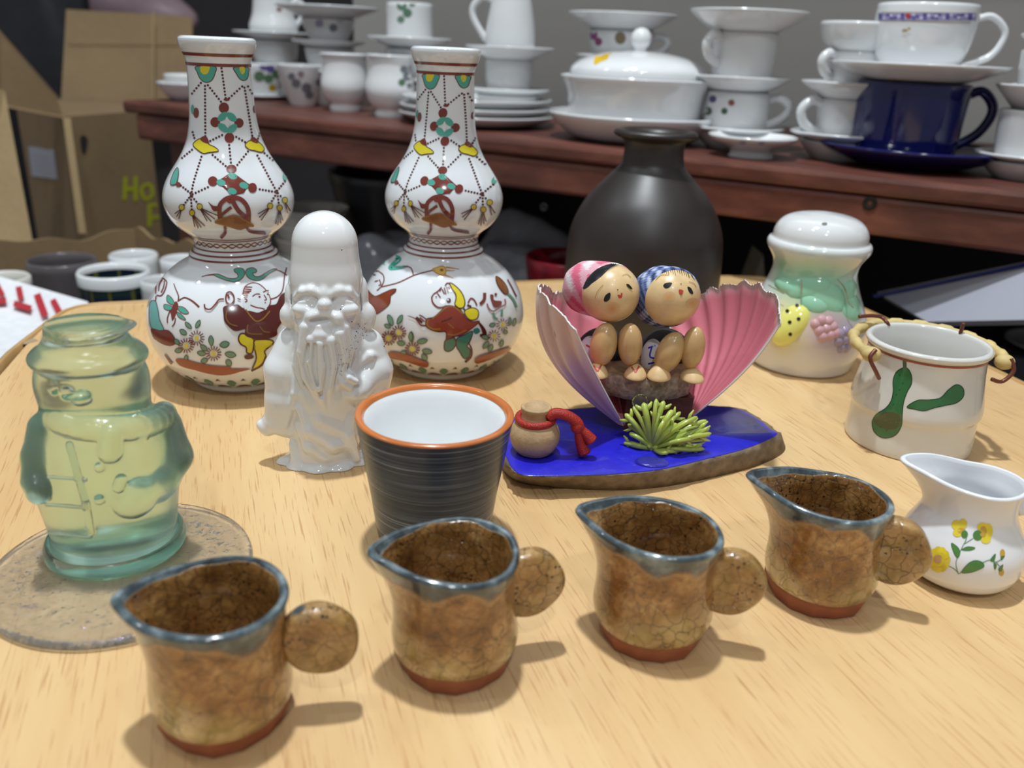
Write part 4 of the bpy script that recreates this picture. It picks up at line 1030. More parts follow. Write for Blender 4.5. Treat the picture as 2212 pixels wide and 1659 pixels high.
# ------------------------------------------------------------------ striped cup
def stripes():
    mt, nt, b = new_mat('brushed_slate_glaze')
    vec = coords(nt, (9, 9, 1500), (.03, .02, 0)); n = noise(nt, vec, 1.0, 5, .65)
    c = ramp(nt, n, [(.36, srgb(36, 48, 64)), (.52, srgb(56, 70, 87)), (.60, srgb(92, 106, 122)), (.69, srgb(174, 181, 188))])
    v2 = coords(nt, (40, 40, 60)); n2 = noise(nt, v2, 1.0, 3)
    c = mixc(nt, ramp(nt, n2, [(.4, (0, 0, 0)), (.75, (.5, .5, .5))]), c, srgb(40, 50, 64))
    nt.links.new(c, b.inputs['Base Color']); b.inputs['Roughness'].default_value = .26; b.inputs['Specular IOR Level'].default_value = .35
    bump(nt, b, n, .12, .0003); return mt
Gc = at(937, 1160)
cp = [(hw * mpp(Gc, zat(Gc, y)), zat(Gc, y)) for y, hw in ((1160, 108), (1155, 114), (1140, 120), (1100, 128), (1050, 137), (1000, 148), (950, 158.5), (915, 166), (893, 171))]
cp[0] = (cp[0][0], 0); cs = catmull(cp, 5); zr_ = cs[-1][1]; rr_ = cs[-1][0]
cup = thing('striped_cup', (Gc[0], Gc[1], 0), 'slate grey brush striped cup with orange rim and white inside', 'cup')
mk('body', lathe([(0, .0012), (cs[0][0] * .85, .0012), (cs[0][0] * .9, 0)] + [tuple(q) for q in cs], 96, Gc), stripes(), cup)
ir = [(rr_ - .0034, zr_ - .0008), (rr_ - .0055, zr_ - .006), (rr_ - .0085, zr_ - .022), (rr_ - .012, zr_ - .040), (rr_ - .016, .008), (.008, .0055), (0, .005)]
mk('inner_glaze', lathe(catmull(ir, 5), 96, Gc), M('inner_white_glaze', (.86, .88, .89), .12, .03, 50, coat=.4), cup)
mk('rim', lathe(catmull([(rr_ - .0001, zr_ - .0004), (rr_ + .00005, zr_ + .0002), (rr_ - .0007, zr_ + .0008), (rr_ - .0019, zr_ + .0009), (rr_ - .0029, zr_ + .0003), (rr_ - .0036, zr_ - .0009)], 4), 96, Gc), M('orange_rim_glaze', srgb(196, 112, 56), .2, .12, 60, coat=.3), cup)
# ------------------------------------------------------------------ brown frosted bottle
def brown_glass():
    mt, nt, b = new_mat('frosted_brown_glass')
    n = noise(nt, coords(nt), 60, 4)
    nt.links.new(ramp(nt, n, [(.3, srgb(46, 38, 36)), (.7, srgb(54, 45, 42))]), b.inputs['Base Color'])
    b.inputs['Roughness'].default_value = .42; b.inputs['Transmission Weight'].default_value = .35
    b.inputs['IOR'].default_value = 1.5; b.inputs['Specular IOR Level'].default_value = .7
    return mt
Gb2 = at(1376, 690)
bp = [(hw * mpp(Gb2, zat(Gb2, y)), zat(Gb2, y)) for y, hw in ((690, 150), (684, 159), (670, 163), (620, 165), (560, 166), (520, 165), (498, 162), (475, 155), (450, 144), (430, 132), (410, 116), (390, 98), (375, 84), (362, 73), (350, 67), (325, 64), (308, 66), (301, 72), (296, 84), (291, 90), (286, 90), (282, 86))]
bp[0] = (bp[0][0], 0); bs_ = catmull(bp, 5); rb_, zb_ = bs_[-1]
bot = thing('brown_bottle', (Gb2[0], Gb2[1], 0), 'dark brown frosted glass bottle vase behind the two dolls', 'bottle')
k = rb_
inb = [(k * .93, zb_ + .0006), (k * .8, zb_ - .0004), (k * .66, zb_ - .003), (k * .62, zb_ - .012), (k * .64, zb_ - .03)] + [(max(r - .005, .002), z) for r, z in bs_[::-1] if .006 < z < zb_ - .045] + [(0, .006)]
mk('body', lathe([(0, .002), (bs_[0][0] * .85, .002), (bs_[0][0] * .92, 0)] + [tuple(q) for q in bs_] + inb, 80, Gb2), brown_glass(), bot)
# ------------------------------------------------------------------ shaker with fruit in relief
def shaker_glaze():
    mt, nt, b = new_mat('shaker_glaze')
    a = nt.nodes.new('ShaderNodeVertexColor'); a.layer_name = 'Col'
    n = noise(nt, coords(nt), 70, 3); c = mixc(nt, ramp(nt, n, [(.4, (0, 0, 0)), (.8, (.1, .1, .1))]), a.outputs[0], (.6, .58, .5))
    nt.links.new(c, b.inputs['Base Color']); b.inputs['Roughness'].default_value = .08; b.inputs['Coat Weight'].default_value = .5; return mt
Gs = at(1724, 782)
sp_ = [(hw * mpp(Gs, zat(Gs, y)), zat(Gs, y)) for y, hw in ((782, 96), (778, 104), (766, 109), (740, 119), (710, 125), (685, 124), (655, 114), (625, 101), (600, 92), (580, 88), (562, 91), (548, 99), (536, 107), (526, 109), (519, 106), (515, 100), (500, 98), (486, 92), (474, 80), (466, 62), (461, 38))]
sp_[0] = (sp_[0][0], 0); ss = catmull(sp_, 5)
sg = lathe([(0, .001), (ss[0][0] * .9, .001)] + [tuple(q) for q in ss] + [(0, ss[-1][1] + .0012)], 96, Gs)
shk = thing('fruit_shaker', (Gs[0], Gs[1], 0), 'white ceramic shaker with domed top and pastel fruit in relief', 'shaker')
WHT = np.array([.74, .75, .76])
pS = Paint(sg, .0)
def soft(v, blobs_):
    C = np.tile(WHT, (len(v), 1))
    for (x, y), rad, col, st in blobs_:
        h = pS.hit((x, y))
        if h is None: continue
        d = np.linalg.norm(v - np.array(h[0]), axis=1) / rad
        w = np.clip(np.exp(-d ** 2.2) * st, 0, 1)[:, None]; C = C * (1 - w) + np.asarray(col) * w
    return C
MINT, PINKY, LAV, LEM = srgb(150, 208, 176), srgb(206, 160, 164), srgb(150, 138, 160), srgb(232, 228, 120)
tint = [((1690, 600), .012, MINT, .8), ((1740, 605), .016, MINT, .9), ((1790, 615), .016, MINT, .85), ((1840, 640), .014, MINT, .8), ((1760, 650), .013, MINT, .7), ((1800, 660), .012, MINT, .6), ((1700, 700), .016, LEM, .75), ((1675, 680), .010, LEM, .5), ((1785, 705), .016, PINKY, .8), ((1830, 735), .016, LAV, .8), ((1690, 740), .010, srgb(226, 200, 120), .5), ((1690, 575), .008, srgb(120, 176, 140), .6)]
mk('body', sg, shaker_glaze(), shk, cols=soft(sg[0], tint))
M_rel = shaker_glaze()
def relief(name, px, r3, col, rot=0.0, rough_c=None, lift=.25):
    h = pS.hit(px)
    if h is None: return None
    n_ = np.array(h[1]); t = np.cross((0, 0, 1.), n_); t /= np.linalg.norm(t); w = np.cross(n_, t)
    ca, sa = math.cos(rot), math.sin(rot); t2 = t * ca + w * sa; w2 = np.cross(n_, t2)
    R = np.stack([t2, w2, n_], 1)
    g = ellipsoid(np.array(h[0]) - n_ * r3[2] * (1 - lift), r3, R, 18, 12)
    o = mk(name, g, M_rel, shk, cols=np.tile(np.asarray(col), (len(g[0]), 1))); return o
for px, a, b_, ro in (((1700, 618), .012, .006, -.2), ((1745, 622), .014, .010, .4), ((1790, 640), .015, .011, -.9), ((1835, 628), .011, .009, .6), ((1842, 662), .011, .012, .3), ((1760, 655), .010, .008, -.3)): relief('leaf', px, (a, b_, .0045), srgb(152, 210, 178), ro, lift=.4)
sb = relief('strawberry', (1706, 700), (.0105, .0165, .0075), srgb(234, 230, 120), -.45, lift=.5)
ps2 = Paint(join(sg, (np.array([v.co for v in sb.data.vertices]) + origin_of(shk), [list(q.vertices) for q in sb.data.polygons])), .0003)
for c in ((1683, 702), (1701, 672), (1722, 660), (1725, 689), (1706, 696), (1707, 722)):
    q = Paint(join(sg, (np.array([v.co for v in sb.data.vertices]) + origin_of(shk), [list(w_.vertices) for w_ in sb.data.polygons])), .0003)
    q.dot(c, 4.2, srgb(28, 26, 20), 4.0); q.build('seed', M_flat, sb)
for i, (x, y) in enumerate(((1762, 700), (1776, 692), (1790, 694), (1770, 714), (1786, 710), (1800, 706), (1778, 728), (1794, 724), (1806, 720))): relief('grape', (x, y), (.0042, .0042, .0042), srgb(204, 158, 164), lift=.45)
for i, (x, y) in enumerate(((1816, 722), (1828, 716), (1840, 722), (1812, 738), (1826, 734), (1838, 740), (1818, 752), (1830, 752))): relief('grape', (x, y), (.0042, .0042, .0042), srgb(152, 138, 162), lift=.45)
pv = Paint(sg, .0045)
for st in ([(1802, 600), (1815, 625), (1822, 655), (1832, 668)], [(1735, 605), (1733, 640)], [(1670, 620), (1700, 638)]):
    q = Paint(sg, .0046); q.stroke(st, 2.6, srgb(140, 136, 104)); q.build('vein', M_flat, shk)
q = Paint(sg, .0003); q.dot((1781, 484), 6, srgb(120, 118, 110), 3); q.build('pour_hole', M_flat, shk)
# ------------------------------------------------------------------ little bucket with gourds
Gk = at(1957, 948)
kp = [(hw * mpp(Gk, zat(Gk, y)), zat(Gk, y)) for y, hw in ((948, 122), (944, 126), (930, 127), (900, 126), (880, 127), (870, 131), (862, 132), (850, 131), (820, 126), (790, 121.5), (765, 119.5), (750, 120), (744, 126), (738, 127.5))]
kp[0] = (kp[0][0], 0); ks = catmull(kp, 5); rk, zk = ks[-1]
bk = thing('small_bucket', (Gk[0], Gk[1], 0), 'small white ceramic bucket with two green gourds and a bamboo handle', 'bucket')
kin = catmull([(rk - .0012, zk + .0012), (rk - .003, zk + .0010), (rk - .0042, zk - .002), (rk - .0055, zk - .012), (rk - .0050, zk - .035), (rk - .007, .008), (.01, .005), (0, .005)], 4)
kg = lathe([(0, .001), (ks[0][0] * .92, .001)] + [tuple(q) for q in ks] + [tuple(q) for q in kin], 96, Gk)
mk('body', kg, M('warm_white_glaze', (.70, .69, .65), .14, .04, 40, coat=.4), bk)
zr1 = zat(Gk, 752); rl = float(np.interp(zr1, ks[:, 1], ks[:, 0]))
mk('red_line', lathe([(rl + .00022, zr1 - .0005), (rl + .0003, zr1), (rl + .0005, zr1 + .0006)], 96, Gk), M('brick_red_line', srgb(150, 62, 48), .25), bk)
ZG = zoom(1580, 440, 2.86); GG = srgb(58, 116, 70)
q = Paint(kg); q.fill(ZG([(1060, 1015), (1090, 1020), (1112, 1060), (1112, 1112), (1086, 1162), (1065, 1222), (1056, 1290), (1050, 1372), (1010, 1432), (940, 1447), (885, 1412), (870, 1352), (895, 1302), (950, 1266), (985, 1222), (1000, 1160), (1000, 1090), (1020, 1040)]), GG, line=srgb(44, 66, 50), lw=2)
q.fill(ZG([(880, 1330), (940, 1290), (1010, 1290), (1045, 1320), (1030, 1380), (970, 1395), (900, 1370)]), srgb(70, 84, 52)); q.stroke(ZG([(1070, 968), (1072, 1018)]), 8, srgb(70, 96, 76))
for c in ((1040, 1060), (1060, 1110), (1020, 1180), (1000, 1240), (1040, 1150), (960, 1400), (920, 1380)): q.dot(ZG([c])[0], 1.6, srgb(40, 84, 50))
q.build('painted_gourd', M_paint, bk)
q = Paint(kg); q.fill(ZG([(1085, 1255), (1150, 1215), (1220, 1212), (1290, 1200), (1340, 1150), (1390, 1118), (1430, 1140), (1432, 1190), (1390, 1230), (1320, 1246), (1250, 1262), (1190, 1279), (1130, 1269)]), GG, line=srgb(44, 66, 50), lw=2); q.build('painted_gourd', M_paint, bk)
M_wire = M('copper_wire', srgb(112, 62, 48), .35, .1, 80, metal=.3)
M_bam = M('pale_bamboo', srgb(206, 182, 122), .6, .12, 90)
hp = []; hr = []
a0, a1 = math.radians(200), math.radians(-24)
for t in np.linspace(0, 1, 90):
    a = a0 + (a1 - a0) * t; rr = rk + .0055 + .001 * math.sin(math.pi * t)
    hp.append((Gk[0] + rr * math.cos(a), Gk[1] + rr * math.sin(a), zk - .0045 + .0025 * math.sin(math.pi * t)))
    hr.append(.0025 + .0008 * (math.sin(t * 22 * math.pi) > .2))
hd = mk('bamboo_handle', tube(hp, hr, 12), M_bam, bk)
for e in (0, -1):
    c = np.array(hp[e]); mk('binding', ellipsoid(c, (.0052, .0046, .0042), n=14, m_=10), M_bam, hd)
def wire(P, name='wire'):
    mk(name, tube(catmull(P, 8), .0011, 8), M_wire, bk)
W_ = lambda x, y, z: at(x, y, z)
wire([W_(1924, 716, zk - .006), W_(1918, 700, zk + .001), W_(1905, 686, zk + .0035), W_(1884, 682, zk + .0045), W_(1856, 684, zk + .0045)])
hl = np.array(hp[0]); wire([hl + (.000, -.004, .004), hl + (-.003, -.006, .0), hl + (.001, -.007, -.007), hl + (.005, -.004, -.012)])
wire([W_(2068, 746, zk - .008), W_(2074, 722, zk), W_(2082, 698, zk + .007)])
hr_ = np.array(hp[-1]); wire([hr_ + (-.008, -.006, -.008), hr_ + (-.002, -.006, -.009), hr_ + (.003, -.005, -.003), hr_ + (.001, -.003, .003)])
# ------------------------------------------------------------------ four brown glazed creamers
def glaze(name, inside=False):
    mt, nt, b = new_mat(name)
    a = nt.nodes.new('ShaderNodeVertexColor'); a.layer_name = 'Col'
    sp = nt.nodes.new('ShaderNodeSeparateColor'); nt.links.new(a.outputs[0], sp.inputs[0])
    oi = nt.nodes.new('ShaderNodeObjectInfo'); tc = nt.nodes.new('ShaderNodeTexCoord'); va = nt.nodes.new('ShaderNodeVectorMath'); va.operation = 'ADD'
    nt.links.new(tc.outputs['Object'], va.inputs[0]); nt.links.new(oi.outputs['Location'], va.inputs[1]); vec = va.outputs[0]
    n1 = noise(nt, vec, 95, 6, .6); n2 = noise(nt, vec, 420, 4, .6); n3 = noise(nt, vec, 60, 3)
    base = ramp(nt, n1, [(.26, srgb(92, 54, 24)), (.44, srgb(148, 98, 48)), (.56, srgb(178, 130, 76)), (.74, srgb(210, 172, 118))])
    if inside: base = ramp(nt, n1, [(.26, srgb(84, 54, 26)), (.45, srgb(140, 98, 50)), (.60, srgb(176, 132, 76)), (.78, srgb(206, 168, 112))])
    base = mixc(nt, ramp(nt, n2, [(.35, (.55, .55, .55)), (.6, (0, 0, 0))]), base, srgb(96, 60, 30))
    # olive ash glaze towards the foot
    ol = ramp(nt, n3, [(.35, srgb(196, 168, 116)), (.5, srgb(154, 134, 62)), (.62, srgb(214, 190, 142))])
    base = mixc(nt, math_(nt, 'MULTIPLY', sp.outputs[1], ramp(nt, noise(nt, vec, 70, 3), [(.35, (.25, .25, .25)), (.6, (1, 1, 1))])), base, ol)
    # crackle lines and pinholes
    wv = nt.nodes.new('ShaderNodeVectorMath'); wv.operation = 'ADD'
    nz = nt.nodes.new('ShaderNodeTexNoise'); nz.inputs['Scale'].default_value = 160; nt.links.new(vec, nz.inputs['Vector'])
    sc_ = nt.nodes.new('ShaderNodeVectorMath'); sc_.operation = 'SCALE'; sc_.inputs['Scale'].default_value = .006; nt.links.new(nz.outputs['Color'], sc_.inputs[0])
    nt.links.new(vec, wv.inputs[0]); nt.links.new(sc_.outputs[0], wv.inputs[1])
    vo = nt.nodes.new('ShaderNodeTexVoronoi'); vo.feature = 'DISTANCE_TO_EDGE'; vo.inputs['Scale'].default_value = 230 if inside else 170; nt.links.new(wv.outputs[0], vo.inputs['Vector'])
    cr = ramp(nt, vo.outputs['Distance'], [(.0, (1, 1, 1)), (.045, (0, 0, 0))])
    crm = math_(nt, 'MULTIPLY', cr, ramp(nt, noise(nt, vec, 55, 2), [(.42, (.12, .12, .12)), (.6, (.75, .75, .75))]))
    if inside: crm = math_(nt, 'MULTIPLY', cr, .8)
    base = mixc(nt, crm, base, srgb(44, 28, 16))
    v2 = nt.nodes.new('ShaderNodeTexVoronoi'); v2.inputs['Scale'].default_value = 480; nt.links.new(vec, v2.inputs['Vector'])
    pit = math_(nt, 'MULTIPLY', ramp(nt, v2.outputs['Distance'], [(.20, (1, 1, 1)), (.30, (0, 0, 0))]), ramp(nt, noise(nt, vec, 120, 2), [(.52, (0, 0, 0)), (.60, (1, 1, 1))]))
    pit = math_(nt, 'MULTIPLY', pit, math_(nt, 'ADD', sp.outputs[2], .35)); pit = math_(nt, 'MINIMUM', pit, 1.0)
    base = mixc(nt, pit, base, srgb(28, 18, 12))
    # blue grey rim glaze
    rimc = ramp(nt, noise(nt, vec, 130, 4), [(.3, srgb(34, 44, 50)), (.5, srgb(72, 86, 92)), (.66, srgb(128, 142, 146)), (.8, srgb(160, 172, 174))])
    rm = ramp(nt, math_(nt, 'ADD', sp.outputs[0], math_(nt, 'MULTIPLY', math_(nt, 'SUBTRACT', n2, .5), .5)), [(.40, (0, 0, 0)), (.58, (1, 1, 1))])
    edge = ramp(nt, sp.outputs[0], [(.22, (0, 0, 0)), (.40, (.6, .6, .6)), (.5, (0, 0, 0))])
    base = mixc(nt, edge, base, srgb(176, 142, 96))
    base = mixc(nt, rm, base, rimc)
    nt.links.new(base, b.inputs['Base Color'])
    b.inputs['Roughness'].default_value = .13; b.inputs['Coat Weight'].default_value = .8; b.inputs['Coat Roughness'].default_value = .05
    inv = math_(nt, 'SUBTRACT', 1.0, rm)
    h = math_(nt, 'ADD', math_(nt, 'MULTIPLY', n2, .7), math_(nt, 'MULTIPLY', n1, .8)); h = math_(nt, 'SUBTRACT', h, math_(nt, 'MULTIPLY', cr, .35)); h = math_(nt, 'SUBTRACT', h, math_(nt, 'MULTIPLY', pit, .5))
    bump(nt, b, math_(nt, 'MULTIPLY', h, inv), .55, .0012)
    return mt
M_glz = glaze('ash_brown_glaze'); M_glzin = glaze('ash_brown_glaze_inside', True)
M_terra = M('bare_terracotta', srgb(146, 84, 58), .6, .14, 160, bmp=.3, bs=400)
def wrap(a): return (a + math.pi) % (2 * math.pi) - math.pi
def pourer(G, outer, inner, spa, w, n=120, wob=.012, seed=0, lift=.0):
    """outer / inner: lists of (z, R, spout); inner runs from rim to bottom. Returns geometry, ring heights and angles"""
    rs = np.random.default_rng(seed); ph = rs.uniform(0, 6.28, 6)
    def rings(L):
        out = []
        for z, R, s_ in L:
            ids = []
            for j in range(n):
                a = 2 * math.pi * j / n; d = wrap(a - spa)
                r = R * (1 + wob * (math.sin(2 * a + ph[0] + z * 60) + .6 * math.sin(3 * a + ph[1] - z * 90) + .4 * math.sin(5 * a + ph[2] + z * 150)))
                r += s_ * (.62 * math.exp(-(d / w) ** 2) + .38 * math.exp(-(d / (w * .36)) ** 2)) - s_ * .10 * math.exp(-((abs(d) - 1.35) / .5) ** 2)
                zz = z + lift * (z / .045) ** 3 * (math.exp(-(d / .9) ** 2) * 1.2 + .25 * math.sin(2 * d + ph[3]))
                ids.append((G[0] + r * math.cos(a), G[1] + r * math.sin(a), zz))
            out.append(ids)
        return out
    return rings(outer), rings(inner)
def skin(rings, cap_end=None):
    n = len(rings[0]); V = [p for r in rings for p in r]; Fc = []
    for i in range(len(rings) - 1):
        for j in range(n):
            k = (j + 1) % n; Fc.append([i * n + j, i * n + k, (i + 1) * n + k, (i + 1) * n + j])
    if cap_end is not None:
        V.append(cap_end); c = len(V) - 1; b0 = (len(rings) - 1) * n
        Fc += [[b0 + j, b0 + (j + 1) % n, c] for j in range(n)]
    return np.array(V), Fc
def creamer(px, spa, hda, seed, label, hz=.0262, dr=.0138, sc=1.0, tall=.0, sl=.0118, hx=.03):
    G = at(*px); spa, hda = math.radians(spa), math.radians(hda)
    root = thing('brown_creamer', (G[0], G[1], 0), label, 'creamer', 'row of brown glazed creamers')
    rs = np.random.default_rng(seed); zr = .0440 + tall
    key = np.array([(.0078, .0202, 0), (.0090, .0210, 0), (.013, .0217, 0), (.020, .0210, sl * .03), (.027, .0203, sl * .14), (.034, .0203, sl * .39), (.040, .0209, sl * .76), (zr, .0217, sl)])
    O_ = catmull(key * np.array([1, sc, sc]), 7)
    rim = [(zr + .0009, .0213 * sc, sl * .99 * sc), (zr + .0013, .0204 * sc, sl * .975 * sc), (zr + .0010, .0194 * sc, sl * .95 * sc)]
    I_ = catmull(np.array([(zr - .0002, .0188, sl * .93), (zr - .003, .0182, sl * .81), (zr - .008, .0178, sl * .47), (zr - .016, .0178, sl * .15), (zr - .026, .0182, 0), (.010, .0165, 0), (.0082, .010, 0)]) * np.array([1, sc, sc]), 6)
    ro, ri = pourer(G, [tuple(q) for q in O_] + rim, [rim[-1]] + [tuple(q) for q in I_], spa, .62, seed=seed, lift=.0016)
    og = skin(ro); ig = skin(ri, (G[0], G[1], .0080))
    n = len(ro[0]); ph = rs.uniform(0, 6.28, 5)
    def cols(v, ins):
        a = np.arctan2(v[:, 1] - G[1], v[:, 0] - G[0]); d = zr + .0012 - v[:, 2]
        drip = .0042 + .0016 * np.sin(3 * a + ph[0]) + .0010 * np.sin(7 * a + ph[1]) + .0030 * np.exp(-((np.angle(np.exp(1j * (a - math.radians(-62) - .2 * math.sin(seed))))) / .30) ** 2)
        if ins: drip = .0008 + .0003 * np.sin(3 * a + ph[2]) + .0003 * np.sin(8 * a)
        r = np.clip(1.02 - d / (2 * drip), 0, 1)
        g_ = np.clip((.023 + .005 * np.sin(2 * a + ph[3]) - v[:, 2]) / .010, 0, 1) if not ins else 0 * a
        return np.stack([r, g_, np.full(len(v), .75 if ins else .12)], 1)
    mk('body', og, M_glz, root, cols=cols(og[0], False)); mk('inside', ig, M_glzin, root, cols=cols(ig[0], True))
    # faceted bare foot
    nf = 13; pr = [(0, 0), (.0172, 0), (.0180, .0004), (.0203, .0066), (.0203, .0088)]
    m_ = lambda r, z, a: r * sc * (1 + .02 * math.sin(5 * a + ph[4]))
    ft = lathe(pr, nf, G, mod=m_); top = [(.0199 * sc, .0076), (.0185 * sc, .0085), (0, .0082)]
    mk('foot', ft, M_terra, root, smooth=False)
    # coin shaped handle
    d = np.array([math.cos(hda), math.sin(hda), 0]); t = np.array([-d[1], d[0], 0])
    prof = catmull([(0, -.0030), (dr * .55, -.0032), (dr * .82, -.0038), (dr * .97, -.0026), (dr, 0), (dr * .97, .0026), (dr * .82, .0038), (dr * .55, .0032), (0, .0030)], 6)
    prof[0][0] = 0; prof[-1][0] = 0
    hg = lathe([tuple(q) for q in prof], 56, mod=lambda r, z, a: r * (1 + .03 * math.sin(2 * a + ph[0]) + .015 * math.sin(5 * a + ph[1])))
    R = np.stack([d, np.array([0, 0, 1.]), np.cross(d, (0, 0, 1.))], 1)
    hg = xf(hg, R, np.array([G[0], G[1], hz]) + d * hx)
    rad_ = (hg[0] - np.array([G[0], G[1], 0])) @ d; hg = (hg[0] + d * np.maximum(0, .0196 * sc - rad_)[:, None], hg[1])
    hc = np.zeros((len(hg[0]), 3)); hc[:, 2] = .85; hc[:, 1] = .45
    near = np.clip(1 - np.linalg.norm(hg[0] - (np.array([G[0], G[1], hz + dr * .9]) + d * (hx - dr * .5)), axis=1) / .006, 0, 1); hc[:, 0] = near * .8
    mk('handle', hg, M_glz, root, cols=hc)
    return root
creamer((488, 1543), 190, 10, 1, 'brown glazed creamer nearest the camera, in front of the glass snowman', hz=.0272, dr=.0122, sl=.0072, hx=.0300)
creamer((980, 1425), 192, 18, 2, 'brown glazed creamer standing in front of the slate striped cup', hz=.0280, dr=.0134, sl=.0076, hx=.0252)
creamer((1402, 1364), 164, -12, 3, 'brown glazed creamer in front of the blue based doll ornament', hz=.0272, dr=.0130, sl=.0096, hx=.0250)
creamer((1760, 1280), 160, -20, 6, 'brown glazed creamer next to the white flowered creamer', hz=.0268, dr=.0140, sl=.0125, hx=.0240)
# ------------------------------------------------------------------ white creamer with yellow flowers
Gw = at(2060, 1236)
spa = math.radians(163)
wo = catmull([(0, .0145, 0), (.0012, .0165, 0), (.005, .0205, 0), (.012, .0228, 0), (.020, .0224, 0), (.028, .0188, .0004), (.034, .0162, .002), (.040, .0157, .0055), (.045, .0164, .0095), (.0478, .0172, .0118)], 6)
wr_ = [(.0486, .0170, .0118), (.0490, .0163, .0116), (.0487, .0156, .0114)]
wi = catmull([(.0475, .0150, .0110), (.044, .0145, .009), (.038, .0138, .004), (.030, .0155, 0), (.018, .0200, 0), (.008, .018, 0), (.004, .010, 0)], 5)
SW = lambda L: [(z * .93, R_ * 1.05, s_ * 1.08) for z, R_, s_ in L]
ro, ri = pourer(Gw, SW(wo) + SW(wr_), SW([wr_[-1]]) + SW(wi), spa, .74, wob=.004, seed=5, lift=.0022)
wc = thing('white_creamer', (Gw[0], Gw[1], 0), 'small white porcelain creamer with yellow flowers at the right edge', 'creamer')
M_wc = M('bright_porcelain', (.82, .83, .86), .12, .02, 30, coat=.4)
g1 = skin(ro); g2 = skin(ri, (Gw[0], Gw[1], .0035)); bt = lathe([(0, .0006), (.0146, .0)], 120, Gw)
mk('body', g1, M_wc, wc); mk('inside', g2, M_wc, wc)
hd_ = np.array([math.cos(spa + math.pi), math.sin(spa + math.pi), 0]); c0 = np.array([Gw[0], Gw[1], 0])
hpts = [c0 + hd_ * r + np.array([0, 0, z]) for r, z in ((.0160, .0350), (.0215, .0372), (.0280, .0405), (.0330, .0388), (.0342, .0325), (.0315, .0250), (.0268, .0176), (.0216, .0125))]
mk('handle', tube(catmull(hpts, 6), 0.0030, 12, flat=1.2), M_wc, wc)
mk('thumb_rest', tube(catmull([c0 + hd_ * .0195 + (0, 0, .0358), c0 + hd_ * .0232 + (0, 0, .0425), c0 + hd_ * .0290 + (0, 0, .0490)], 5), .0028, 10), M_wc, wc)
ZW = zoom(1860, 960, 4.608); YF, YS, GF = srgb(238, 216, 62), srgb(208, 168, 70), srgb(84, 136, 66)
q = Paint(g1)
for P in ([(970, 1290), (945, 1180), (985, 1070), (1040, 960), (1050, 930)], [(1030, 990), (1115, 935)], [(975, 1290), (930, 1240), (870, 1210)], [(980, 1285), (1040, 1230)], [(1000, 1050), (1060, 1040)], [(1210, 1175), (1280, 1150), (1340, 1170), (1400, 1140)], [(1320, 1160), (1330, 1220)], [(1340, 1170), (1380, 1215)]): q.stroke(ZW(P), 1.8, srgb(110, 148, 110))
q.build('painted_stems', M_paint, wc)['kind'] = 'stuff'
def bloom(pet, cen, name='painted_flower'):
    q = Paint(g1, .00016)
    for x, y, rx, ry, c in pet: q.dot(ZW([(x, y)])[0], rx / 4.608, c, ry / 4.608)
    for x, y, rx, ry, c in cen: q.dot(ZW([(x, y)])[0], rx / 4.608, c, ry / 4.608)
    q.build(name, M_paint, wc)
bloom([(950, 800, 50, 50, YF), (1015, 790, 42, 52, YF * .95), (960, 880, 46, 42, YF), (1000, 860, 40, 30, YS)], [(1030, 895, 34, 40, GF)])
bloom([(1210, 820, 56, 44, YF), (1265, 860, 46, 76, YF), (1240, 940, 52, 48, YF), (1215, 870, 36, 60, YS)], [(1160, 905, 48, 52, GF)])
bloom([(780 + 72 * math.cos(a), 1145 + 88 * math.sin(a), 40, 44, YF if i % 2 else YF * .9) for i, a in enumerate(np.linspace(0, 6.28, 12)[:-1])] + [(780, 1145, 60, 70, YF * .92)], [(765, 1140, 42, 42, srgb(206, 160, 110))])
bloom([(1405, 1085, 26, 44, YS), (1395, 1270, 26, 40, YS)], [])
for P in ([(1000, 1272), (1060, 1190), (1130, 1155), (1200, 1170), (1222, 1215), (1150, 1255), (1080, 1275)], [(898, 985), (960, 1020), (985, 1075), (965, 1125), (930, 1090)], [(1005, 1048), (1060, 1018), (1135, 1030), (1080, 1055)], [(1285, 1150), (1335, 1088), (1320, 1160)], [(1390, 1120), (1425, 1110), (1395, 1150)], [(1365, 1240), (1410, 1195), (1390, 1260)], [(1320, 1180), (1345, 1200), (1330, 1245)]):
    q = Paint(g1, .0002); q.fill(ZW(P), GF, line=srgb(50, 96, 44), lw=1); q.build('painted_leaf', M_paint, wc)
# ------------------------------------------------------------------ white porcelain old man
Gf = at(697, 985); kf = mpp(Gf)
fdir = np.array([CAM[0] - Gf[0], CAM[1] - Gf[1], 0]); fdir /= np.linalg.norm(fdir)     # towards the viewer
def plane_pt(G, k, n_):
    def f(x, y, t=0.0):
        d = ray(x, y); o = np.array([G[0], G[1], 0]) + n_ * (t * k)
        return CAM + d * (((o - CAM) @ n_) / (d @ n_))
    return f
fp = plane_pt(Gf, kf, fdir)
fx = np.array([-fdir[1], fdir[0], 0])                                                  # viewer's right
if fx[0] < 0: fx = -fx
RF = np.stack([fx, -fdir, (0, 0, 1.)], 1)
lo = np.array([Gf[0] - .048, Gf[1] - .042, -.004]); hi = np.array([Gf[0] + .048, Gf[1] + .042, .140])
S = Sdf(lo, hi, .00062)
def fe(x, y, t, rx, ry, rt, k=6, op='add', rot=0.0):
    R = RF @ roty(rot); S.ell(fp(x, y, t), np.array([rx, rt, ry]) * kf, k * kf, op, R)
def fc(P, r, k=6, op='add'):
    S.path([fp(*q) for q in P], (np.array(r) if not np.isscalar(r) else np.full(len(P), r)) * kf, k * kf, op)
